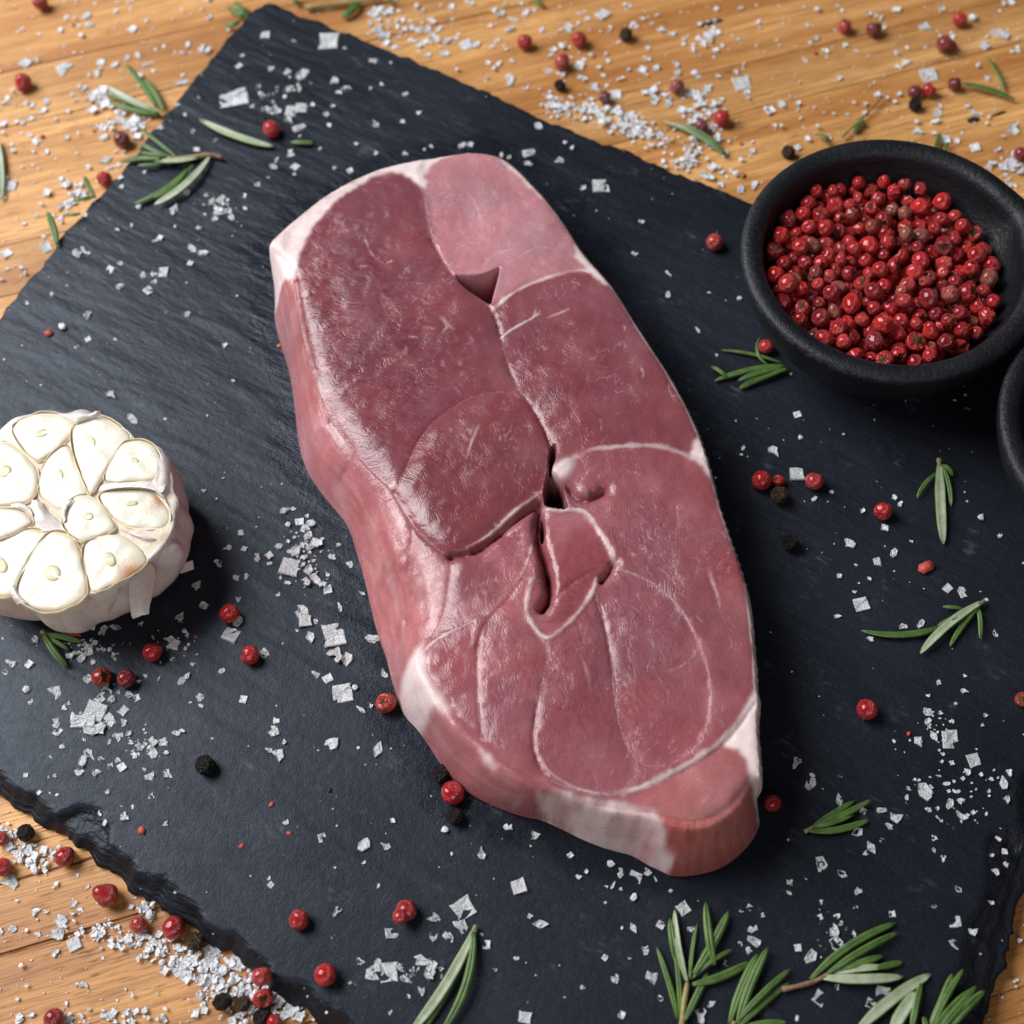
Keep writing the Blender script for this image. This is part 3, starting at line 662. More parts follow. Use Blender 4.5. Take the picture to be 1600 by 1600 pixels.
    pm = sstep(.05, .45, fbm(A * .09, B * .09, 99, 3)); ptop = np.where(inT & np.isin(reg, (8, 10, 11, 0, 1, 2, 9)), 1.0, .25)
    fat = np.maximum(fat, .27 * ptop * pm * np.maximum(sstep(.028, .006, rid), .6 * sstep(.03, .006, rid2)))
    for _ in range(46):                                           # scattered little marbling ticks
        while True:
            u, v = rnd.uniform(470, 1150), rnd.uniform(290, 1150)
            q = P(u, v, ZS + HT * mm); i, j = int((q[1] - y0) / G), int((q[0] - x0) / G)
            if 0 <= i < X.shape[0] and 0 <= j < X.shape[1] and reg[i, j] in (8, 10, 11, 0, 9, 1): break
        a = ang[i, j] + rnd.uniform(-.6, .6); L = rnd.uniform(8, 22)
        white([(u, v), (u + L * .5 * math.cos(a) + rnd.uniform(-4, 4), v - L * .5 * math.sin(a)), (u + L * math.cos(a), v - L * math.sin(a))], rnd.uniform(.14, .28), rnd.uniform(.3, .6), .05)
    fatpoly([(412, 388), (440, 362), (470, 337), (500, 313), (540, 289), (590, 268), (602, 270), (560, 287), (527, 313), (501, 340), (480, 370), (468, 400), (461, 430), (446, 436, 20), (424, 470, 12), (408, 430, 16)])
    fatpoly([(575, 270), (620, 256), (670, 246), (710, 241), (674, 256), (664, 275), (666, 297), (658, 294), (648, 281), (620, 271)])
    fatpoly([(770, 240), (800, 254), (830, 283), (856, 314), (840, 306), (815, 280), (795, 262)]); fatpoly([(895, 372), (928, 412), (960, 450), (930, 432), (914, 420), (900, 402)])
    fatpoly([(1073, 713), (1086, 690), (1096, 675), (1114, 722), (1124, 762), (1106, 742), (1092, 724)], soft=1)
    fatpoly([(1184, 1030), (1176, 1085), (1150, 1128), (1122, 1165), (1158, 1172), (1170, 1190), (1174, 1215), (1176, 1240, 16), (1184, 1297, 2), (1200, 1262, 9), (1202, 1215), (1196, 1150), (1196, 1090)])
    fatpoly([(662, 1006), (664, 1040), (676, 1070), (693, 1095), (704, 1118), (694, 1120, 20), (682, 1105, 17), (668, 1130, 10), (655, 1145, 3), (634, 1122, 2), (622, 1095, 3), (626, 1070, 8), (638, 1035, 16), (650, 1012, 20)], .97, soft=2)
    fatpoly([(744, 1164), (766, 1178), (782, 1203, 20), (765, 1195, 19)], .9)
    fatpoly([(846, 1234), (925, 1252), (1000, 1260), (1027, 1267), (1035, 1292, 18), (1036, 1315, 12), (1052, 1345, 5), (1037, 1366, 1), (1008, 1355, 1), (985, 1338, 1), (955, 1333, 1), (925, 1322, 1), (895, 1307, 1), (865, 1291, 2), (838, 1265, 8), (832, 1245, 17)], .92, soft=1, nz=1.6)
    wallf = blur(inside(X, Y, PP([(832, 1245, 17), (925, 1260, 20), (1030, 1275, 20), (1036, 1315, 12), (1052, 1345, 5), (1008, 1355, 1), (925, 1322, 1), (865, 1291, 2)])).astype(float), 3)
    fat = fat * (1 - wallf * np.clip(.30 - .9 * fbm(A * .16, B * .16, 75, 4), 0, .75)); z = z + wallf * (1.1 * fbm(A * .14, B * .14, 77, 3) + .4 * fbm(A * .4, B * .4, 79, 3))
    fatpoly([(852, 1234), (925, 1251), (1026, 1265), (1026, 1275, 20), (925, 1264, 20), (850, 1243, 20)], 1.0, soft=2)
    # fat rim along the skin side
    side = inside(X, Y, PXY([(380, 400), (600, 230), (745, 200), (850, 250), (1000, 450), (1130, 680), (1230, 1000), (1230, 1300), (1150, 1200), (1140, 900), (1060, 690), (930, 470), (800, 330), (740, 280), (650, 290), (480, 420)], HT))
    bw = mm * (1.15 + .8 * fbm(A * .06, B * .06, 45, 3))
    fat = np.maximum(fat, np.where(side & inT, sstep(1.25, .75, dO / np.maximum(bw, .25 * mm)), 0))
    # ---- holes
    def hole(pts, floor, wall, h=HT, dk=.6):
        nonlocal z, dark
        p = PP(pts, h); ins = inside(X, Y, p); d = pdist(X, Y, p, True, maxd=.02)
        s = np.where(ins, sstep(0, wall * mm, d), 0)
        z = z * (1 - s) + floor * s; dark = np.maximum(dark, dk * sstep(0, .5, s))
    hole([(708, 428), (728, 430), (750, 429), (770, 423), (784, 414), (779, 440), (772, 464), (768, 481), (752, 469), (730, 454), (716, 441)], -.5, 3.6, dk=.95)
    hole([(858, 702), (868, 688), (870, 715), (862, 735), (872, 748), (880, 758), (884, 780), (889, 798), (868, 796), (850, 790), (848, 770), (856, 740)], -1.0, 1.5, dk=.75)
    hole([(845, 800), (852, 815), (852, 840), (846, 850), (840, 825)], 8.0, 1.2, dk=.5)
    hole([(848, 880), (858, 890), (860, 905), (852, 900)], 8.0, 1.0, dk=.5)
    # fat tag hanging into the hole
    nub = PP([(855, 738), (872, 724), (896, 714), (898, 726), (890, 744), (878, 753), (868, 744)]); m = blur(inside(X, Y, nub).astype(float), 2)
    z = z * (1 - m) + (HT + 1.2) * m; fat = np.maximum(fat, .95 * m); dark *= (1 - m)
    z = np.maximum(z, np.where(inT, .8, .3))
    fcol = np.array([.77, .62, .605]) * (1 + .07 * fbm(A * .12, B * .12, 49, 3))[..., None]
    fcol = np.where(bluish[..., None] > 0, fcol * (1 - bluish[..., None]) + np.array([.46, .38, .43]) * bluish[..., None], fcol)
    fat = np.clip(fat, 0, 1)
    col = col * (1 - fat[..., None]) + fcol * fat[..., None]
    dk = np.clip(dark * (1 - fat), 0, 1)[..., None]               # shade of the seams and holes, painted into the lean colour
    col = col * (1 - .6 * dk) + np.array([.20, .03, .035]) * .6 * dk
    crack = np.zeros(X.shape)
    for poly, amt in (([(455, 400), (540, 340), (640, 420), (700, 520), (690, 620), (620, 740), (540, 690), (470, 560)], 1.0), ([(775, 500), (850, 500), (930, 600), (960, 690), (880, 700), (830, 630), (785, 560)], .8), ([(900, 780), (1060, 770), (1120, 900), (1080, 1100), (960, 1180), (850, 1180), (760, 1100), (760, 980), (930, 880)], .6), ([(700, 590), (840, 640), (850, 760), (720, 850), (640, 780)], .35)):
        crack = np.maximum(crack, amt * blur(inside(X, Y, PXY(poly, HT)).astype(float), 14, 2))
    # ---- mesh
    cc = inO[:-1, :-1] & inO[1:, :-1] & inO[:-1, 1:] & inO[1:, 1:]
    used = np.zeros(X.shape, bool); 
    for a, b in ((0, 0), (0, 1), (1, 0), (1, 1)):
        used[a:X.shape[0] - 1 + a, b:X.shape[1] - 1 + b] |= cc
    idx = -np.ones(X.shape, int); nv = int(used.sum()); idx[used] = np.arange(nv)
    q = np.stack([idx[:-1, :-1], idx[:-1, 1:], idx[1:, 1:], idx[1:, :-1]], -1)[cc]
    qreg = np.where(blur(fat, 1, 1) > .5, 20, reg)[:-1, :-1][cc]
    vx, vy, vz = X[used].copy(), Y[used].copy(), z[used]
    e = np.vstack([q[:, [0, 1]], q[:, [1, 2]], q[:, [2, 3]], q[:, [3, 0]]]); er = np.tile(qreg, 4)
    key = np.sort(e, 1); kk = key[:, 0].astype(np.int64) * nv + key[:, 1]
    u_, inv, cnt = np.unique(kk, return_inverse=True, return_counts=True)
    be = cnt[inv] == 1; bed = e[be]; ber = er[be]
    bv = np.unique(bed); on = np.zeros(nv, bool); on[bv] = True
    nx_, ny_ = NX[used], NY[used]
    vx[on] = nx_[on]; vy[on] = ny_[on]
    vz = np.where(on & ~inT[used], 2.0, vz)
    V = [np.stack([vx, vy, vz], -1)]; AT = [np.arange(nv)]
    # skirt down to the slate
    ctr = np.stack([X[used] , Y[used]], -1)[bv]; bo = np.stack([vx, vy], -1)[bv]
    sd = np.stack([vx[bv] - X[used][bv], vy[bv] - Y[used][bv]], -1); ln = np.linalg.norm(sd, axis=1)
    # outward from a blurred inside mask
    mb = blur(inO.astype(float), 4, 2); gy, gx = np.gradient(mb); ow = -np.stack([gx[used][bv], gy[used][bv]], -1); ow /= np.linalg.norm(ow, axis=1)[:, None] + 1e-9
    lev = 7; base_i = nv; pos = {int(v): k for k, v in enumerate(bv)}; nb = len(bv)
    zb = vz[bv]
    for k in range(1, lev + 1):
        f = k / lev
        offm = (.9 * np.sin(math.pi * f) - 1.4 * f * f) * np.clip(zb / 12, .25, 1) + .15 * fbm(bo[:, 0] * 120, bo[:, 1] * 120 + f * 2, 55, 2)
        V.append(np.stack([bo[:, 0] + ow[:, 0] * offm * mm, bo[:, 1] + ow[:, 1] * offm * mm, zb * (1 - f) + .1 * f], -1)); AT.append(bv)
    V = np.vstack(V); AT = np.concatenate(AT); V[:, 2] = V[:, 2] * mm + ZS
    b0 = np.array([pos[int(v)] for v in bed[:, 0]]); b1 = np.array([pos[int(v)] for v in bed[:, 1]])
    Q4 = [q]; QR = [qreg]
    for k in range(lev):
        t0 = bed[:, 0] if k == 0 else base_i + (k - 1) * nb + b0; t1 = bed[:, 1] if k == 0 else base_i + (k - 1) * nb + b1
        Q4.append(np.stack([t1, t0, base_i + k * nb + b0, base_i + k * nb + b1], -1)); QR.append(ber)
    Q4 = np.vstack(Q4); QR = np.concatenate(QR)
    a, b, c, d = (V[Q4[:, k]] for k in range(4)); fn = np.cross(c - a, d - b)
    N = np.zeros_like(V)
    for k in range(4): np.add.at(N, Q4[:, k], fn)
    N /= np.linalg.norm(N, axis=1)[:, None] + 1e-12
    # attributes per vertex
    vc = col[used][AT]; vfat = fat[used][AT]; vcr = crack[used][AT]; va = blur(np.cos(ang), 6, 1)[used][AT]; vb = blur(np.sin(ang), 6, 1)[used][AT]
    wob = .45 * fbm(A * .06, B * .06, 57, 2)[used][AT]
    th = np.arctan2(vb, va) + wob
    cs, sn = np.cos(th), np.sin(th)
    px, py = V[:, 0], V[:, 1]
    # direction field -> stretched coordinates (piecewise, per muscle)
    ra = ang[used][AT]
    fib = np.stack([px * np.cos(ra) + py * np.sin(ra), -px * np.sin(ra) + py * np.cos(ra), V[:, 2] + .05 * reg[used][AT]], -1)
    fib[:, 1] += .0022 * fbm(px * 55, py * 55, 63, 2); fib[:, 0] += .004 * fbm(px * 40, py * 40, 65, 2)
    wl = (~inT)[used][AT] ; oc = O.mean(0)
    arc = np.arctan2(NY - oc[1], NX - oc[0])[used][AT] * .085; crs = dO[used][AT] * .8 + V[:, 2]
    r13 = (reg == 13)[used][AT]
    fib[:, 0] = np.where(wl, np.where(r13, crs, arc), fib[:, 0]); fib[:, 1] = np.where(wl, np.where(r13, arc, crs), fib[:, 1])
    root = empty("meat_steak", tuple(np.append(O.mean(0), ZS)))
    tag(root, "thick raw pink leg steak with white fat rim lying across the slate", "meat")
    names = {12: "side_flap", 13: "end_face", 20: "fat"}
    rl = Vector(root.location)
    for r in np.unique(QR):
        f = Q4[QR == r]; ids = np.unique(f); mp = np.zeros(len(V), int); mp[ids] = np.arange(len(ids))
        nm = names.get(int(r), "muscle")
        me = bpy.data.meshes.new(nm); vv = V[ids] - np.array(rl)
        me.vertices.add(len(ids)); me.vertices.foreach_set("co", vv.astype(np.float32).ravel())
        ff = mp[f]; me.loops.add(ff.size); me.loops.foreach_set("vertex_index", ff.ravel().astype(np.int32))
        me.polygons.add(len(ff)); me.polygons.foreach_set("loop_start", np.arange(0, ff.size, 4, dtype=np.int32))
        me.update(calc_edges=True); me.validate()
        me.materials.append(M_meat); me.polygons.foreach_set("use_smooth", [True] * len(me.polygons))
        for an, ty, arr in (("col", 'FLOAT_COLOR', np.c_[vc[ids], np.ones(len(ids))]), ("msk", 'FLOAT_COLOR', np.c_[vfat[ids], vcr[ids], np.zeros(len(ids)), np.ones(len(ids))])):
            at = me.attributes.new(an, ty, 'POINT'); at.data.foreach_set("color", arr.astype(np.float32).ravel())
        at = me.attributes.new("fib", 'FLOAT_VECTOR', 'POINT'); at.data.foreach_set("vector", fib[ids].astype(np.float32).ravel())
        me.normals_split_custom_set_from_vertices([tuple(n) for n in N[ids]])
        link(nm, me, root)
build_meat()

# ------------------------------------------------------------------ stone bowls
def lathe_bowl(name, R, H, seed, label, loc):
    prof = [(0, .0), (.42, .0), (.50, .01), (.56, .05), (.56, .09), (.64, .16), (.79, .30), (.89, .48), (.955, .70), (.985, .82), (.995, .90), (1.0, .945), (.99, .98), (.965, .997), (.93, 1.0), (.90, .992), (.872, .975), (.856, .945), (.846, .90), (.838, .84), (.815, .74), (.76, .60), (.66, .44), (.49, .32), (.28, .255), (0, .24)]
    pr = smooth_poly(np.array(prof), 2, False)
    wear_shine_c = np.array([(1.0, .95), (.85, .97)])
    n = 128; vs = []; wear = []
    for (r, z) in pr:
        d0 = math.hypot((r - .998) * .9, z - .955); d1 = math.hypot(r - .862, z - .965)
        w = max(math.exp(-(d0 / .035) ** 2), .8 * math.exp(-(d1 / .03) ** 2))  # worn rim edges together with their painted highlight
        for k in range(n):
            a = 2 * math.pi * k / n
            rr = R * r * (1 + .006 * math.sin(2 * a + seed) + .004 * math.sin(3 * a + 1.3 * seed))
            # pouring lip on the far right
            da = (a - .25 + math.pi) % (2 * math.pi) - math.pi
            lip = math.exp(-(da / .16) ** 2) * sstep(.6, 1.0, np.array(z)).item()
            rr *= 1 + (.05 * lip if r > .7 else 0)
            vs.append((rr * math.cos(a), rr * math.sin(a), H * z - .004 * H * lip * 8 * (r > .75) + .00012 * math.sin(5 * a + seed)))
            wear.append(w * (.55 + .45 * math.sin(a * 3 + seed * 2 + 1.1) * math.sin(a * 1.7)))
    fs = []
    m = len(pr)
    for i in range(m - 1):
        for k in range(n):
            fs.append((i * n + k, i * n + (k + 1) % n, (i + 1) * n + (k + 1) % n, (i + 1) * n + k))
    me = pymesh(name, vs, fs, M_stone)
    bm = bmesh.new(); bm.from_mesh(me); bmesh.ops.recalc_face_normals(bm, faces=bm.faces); bm.to_mesh(me); bm.free()
    at = me.attributes.new("wear", 'FLOAT', 'POINT'); at.data.foreach_set("value", np.array(wear, np.float32))
    o = link(name, me, None, loc)
    tag(o, label, "bowl", "black stone bowls")
    return o
BOWL = P(1387, 404, ZS + .033); BR, BH = .0422, .033
bowl_c = np.array([.1120, .0540])
lathe_bowl("stone_bowl", BR, BH, .4, "round black stone bowl heaped with pink peppercorns", (bowl_c[0], bowl_c[1], ZS))
left2 = P(1566, 668, ZS + .030)
b2 = np.array([left2[0] + .0400, left2[1] - .004])
dv = b2 - bowl_c; 
if np.linalg.norm(dv) < .0835: b2 = bowl_c + dv / np.linalg.norm(dv) * .0835
lathe_bowl("stone_bowl", .0405, .030, 2.1, "second black stone bowl, cut off by the right edge of the picture", (b2[0], b2[1], ZS))

# ------------------------------------------------------------------ peppercorn shapes (radius 1)
def hsh(v, s, f): return math.sin(v.x * f + s) * math.sin(v.y * f * 1.13 + s * 1.7) * math.sin(v.z * f * .93 + s * 2.3)
def pep_mesh(kind, seed, mats):
    r_ = random.Random(seed)
    bm = bmesh.new(); bmesh.ops.create_icosphere(bm, subdivisions=4 if kind in ('open', 'husk', 'black') else 3, radius=1)
    sx, sy = r_.uniform(.9, 1.06), r_.uniform(.9, 1.06)
    inner = set()
    for v in bm.verts:
        c = v.co.normalized(); k = 1 + .05 * hsh(c, seed, 2.1) + .03 * hsh(c, seed * 2.2, 4.3)
        pol = math.acos(max(-1, min(1, c.z)))
        k -= .09 * math.exp(-(pol / .13) ** 2); k += .025 * math.exp(-((pol - .26) / .09) ** 2)
        if kind == 'wrinkled': k += .17 * hsh(c, seed, 4.4) + .10 * hsh(c, seed * 3, 8) + .04 * abs(math.sin(6 * math.atan2(c.y, c.x) + seed)) * math.sin(pol)
        if kind == 'black': k += .085 * hsh(c, seed, 5.2) + .06 * hsh(c, seed * 1.3, 9.5) + .035 * hsh(c, seed * 2.3, 15)
        if kind == 'dent':
            d = c.angle(Vector((.7, .5, .5))); k -= .34 * math.exp(-(d / .36) ** 2); d = c.angle(Vector((.1, -.8, .5))); k -= .22 * math.exp(-(d / .26) ** 2); k += .06 * hsh(c, seed, 6)
        if kind == 'pointed': k += .45 * max(0, c.x) ** 5 - .08 * max(0, -c.x) ** 2
        if kind in ('open', 'husk'):
            az = math.atan2(c.y, c.x); lim = (.72 if kind == 'open' else 1.25) + .12 * math.sin(3 * az + seed) + .09 * math.sin(7 * az + 2 * seed)
            if pol < lim:
                t = min(1, (lim - pol) / .16); inner.add(v.index)
                k = k * (1 - t) + t * (.86 - (.35 if kind == 'open' else .55) * math.cos(pol)) / 1.0
                if kind == 'husk': k = k * (1 - t) + t * .42
                k += .06 * hsh(c, seed, 9) * t
        v.co = Vector((c.x * sx, c.y * sy, c.z)) * k
    bm.verts.index_update()
    for f in bm.faces:
        if sum(v.index in inner for v in f.verts) == 3 and kind in ('open', 'husk'): f.material_index = 1
    if kind == 'double':
        b2 = bmesh.new(); bmesh.ops.create_icosphere(b2, subdivisions=3, radius=.72)
        me = bpy.data.meshes.new("t"); 
        for v in b2.verts: v.co = v.co * (1 + .08 * hsh(v.co, seed, 4)) + Vector((.95, .5, .1))
        b2.to_mesh(me); bm.from_mesh(me); b2.free(); bpy.data.meshes.remove(me)
    return bmmesh("peppercorn_" + kind, bm, mats)
PM = {k: [pep_mesh(k, s, [M_pep, M_pepin]) for s in ss] for k, ss in (('whole', (1, 2, 3)), ('wrinkled', (4, 5, 14, 15)), ('dent', (6, 7, 16)), ('open', (8, 9, 17)), ('husk', (10,)), ('double', (11,)), ('pointed', (12,)))}
PMB = [pep_mesh('black', s, [M_blk]) for s in (21, 22, 23)]; PMR = [pep_mesh('black', s, [M_brn]) for s in (25, 26)]
REDS = [(.60, .010, .016), (.68, .016, .018), (.50, .009, .014), (.66, .040, .034), (.36, .009, .015), (.62, .012, .012)]
DUST = [(.52, .09, .07), (.40, .05, .035), (.26, .055, .03), (.36, .04, .025), (.42, .11, .065)]

# heap in the bowl: drop each corn to the lowest free place
def bowl_fill():
    pr = [(.024, .0079), (.027, .0085), (.031, .0093), (.0335, .0105)]
    def floor(r):                                   # inner wall height of the bowl at radius r
        x = r / BR
        xs = [0, .28, .49, .66, .76, .815, .838, .846]; zs = [.24, .255, .32, .44, .60, .74, .84, .90]
        return float(np.interp(x, xs, zs)) * BH
    pts = np.zeros((0, 4)); target = .0272
    fails = 0
    while len(pts) < 760 and fails < 60:
        rad = rnd.choice((rnd.uniform(.0018, .0023), rnd.uniform(.0022, .0028)))
        best = None
        for _ in range(46):
            a = rnd.uniform(0, 2 * math.pi); r = (.0352 - rad) * math.sqrt(rnd.random())
            x, y = r * math.cos(a), r * math.sin(a)
            if (x + .0022) ** 2 + (y - .0006) ** 2 > (.0348 - rad) ** 2 : continue
            zf = max(floor(min(r + rad * .75, .0356)) + rad * .65, floor(r) + rad)
            if len(pts):
                d2 = (pts[:, 0] - x) ** 2 + (pts[:, 1] - y) ** 2; s = (pts[:, 3] + rad) * .95
                m = d2 < s ** 2
                if m.any(): zf = max(zf, float((pts[m, 2] + np.sqrt(s[m] ** 2 - d2[m])).max()))
            if best is None or zf < best[2]: best = (x, y, zf, rad)
        if best is None: continue
        heap = target - .055 * best[0] - .02 * best[1] + .0018 * math.cos(best[0] * 60) * math.cos(best[1] * 60)
        if best[2] > heap: fails += 1; continue
        pts = np.vstack([pts, best])
    return pts
pk = bowl_fill()
order = np.argsort(-pk[:, 2])
cnt = 0; lowv = []
kinds = ['whole'] * 30 + ['dent'] * 22 + ['wrinkled'] * 24 + ['open'] * 14 + ['husk'] * 6 + ['pointed'] * 6
LAB = {'whole': "smooth round red peppercorn in the heap filling the black stone bowl", 'dent': "dented red peppercorn in the heap filling the black stone bowl",
       'wrinkled': "shrivelled wrinkled red peppercorn in the heap filling the black stone bowl", 'open': "cracked open red peppercorn in the heap filling the black stone bowl",
       'husk': "empty red peppercorn husk in the heap filling the black stone bowl", 'pointed': "pointed red peppercorn in the heap filling the black stone bowl",
       'dull': "dull brownish pink peppercorn in the heap filling the black stone bowl"}
def rot(o): o.rotation_euler = (rnd.uniform(0, 6.28), rnd.uniform(0, 6.28), rnd.uniform(0, 6.28))
def rot_up(o, spread=.9): o.rotation_euler = (rnd.uniform(-spread, spread) + .4, rnd.uniform(-spread, spread), rnd.uniform(0, 6.28))
for n_, i in enumerate(order):
    x, y, z, r = pk[i]
    p = (bowl_c[0] + x, bowl_c[1] + y, ZS + z)
    if cnt < 290:
        k = rnd.choice(kinds)
        o = link("pink_peppercorn", rnd.choice(PM[k]), None, p)
        o.scale = (r * rnd.uniform(.92, 1.1), r * rnd.uniform(.86, 1.06), r * rnd.uniform(.9, 1.06))
        (rot_up if rnd.random() < .6 else rot)(o)
        dull = rnd.random() < .12
        c = rnd.choice(DUST if dull else REDS); f = rnd.uniform(.8, 1.12); o.color = (c[0] * f, c[1] * f, c[2] * f, 1)
        kk = 'dull' if dull and k == 'whole' else k
        tone = "dark " if sum(o.color[:3]) < .33 else ("bright " if o.color[0] > .46 and not dull else "")
        an_ = math.degrees(math.atan2(y, x)) % 360; rr_ = math.hypot(x, y)
        sec = "in the middle" if rr_ < .010 else (("right", "far right", "far", "far left", "left", "near left", "near", "near right")[int((an_ + 22.5) // 45) % 8] + (" side" if rr_ < .022 else " wall"))
        sec = sec if rr_ < .010 else ("on the " + sec if rr_ < .022 else "along the " + sec)
        kd = {'whole': "smooth round", 'dent': "dented", 'wrinkled': "shrivelled", 'open': "cracked open", 'husk': "hollow husked", 'pointed': "pointed", 'dull': "dull brownish"}[kk]
        tag(o, ("small " if r < .00208 else ("large " if r > .00245 else "")) + tone + kd + " red peppercorn " + sec + " of the bowl heap", "peppercorn", "peppercorns in the black stone bowl"); cnt += 1
    else: lowv.append((p, r))
if lowv:                                             # the hidden depth of the heap
    bm = bmesh.new()
    for p, r in lowv:
        bmesh.ops.create_icosphere(bm, subdivisions=2, radius=r, matrix=Matrix.Translation(p))
    M_deep = mat_simple("deep_peppercorns", (.26, .01, .012), (.4, .02, .02), 300, .35, .3, 700, .0003)
    o = link("peppercorn_heap", bmmesh("peppercorn_heap", bm, M_deep)); tag(o, "mass of red peppercorns deep inside the black stone bowl", "peppercorns", kind='stuff')

# ------------------------------------------------------------------ loose peppercorns
WT, SL = "on the wooden table", "on the slate"
def corn(u, v, d, kind, colr, label, name=None, rz=None, up=.9, yaw=None):
    """d: diameter in photo pixels"""
    g = P(u, v, ZS); z0 = gz(g[0], g[1])
    px = np.linalg.norm(P(u + 5, v, z0) - P(u - 5, v, z0)) / 10
    r = d * px / 2
    c = P(u, v, z0 + r)
    z0b = gz(c[0], c[1])
    if abs(z0b - z0) > 1e-6: c = P(u, v, z0b + r); z0 = z0b
    blk = kind in ('black', 'brown')
    me = rnd.choice(PMB if kind == 'black' else PMR) if blk else rnd.choice(PM[kind])
    o = link(name or ("black_peppercorn" if blk else "pink_peppercorn"), me, None, (c[0], c[1], z0 + r * (.93 if kind != 'husk' else .8)))
    o.scale = (r,) * 3
    if yaw is not None: o.rotation_euler = yaw
    else: o.rotation_euler = (rnd.uniform(-up, up) + .45, rnd.uniform(-up, up), rnd.uniform(0, 6.28))
    if not blk: o.color = (*(colr if colr in (BR_, RD, DK, DU, PK) else tuple(1.25 * x for x in colr)), 1)
    tag(o, label, "peppercorn", "loose black peppercorns" if blk else "loose pink peppercorns")
    return o
BR_, RD, DK, DU, PK = (.66, .016, .016), (.56, .014, .016), (.22, .014, .016), (.44, .09, .075), (.56, .05, .04)
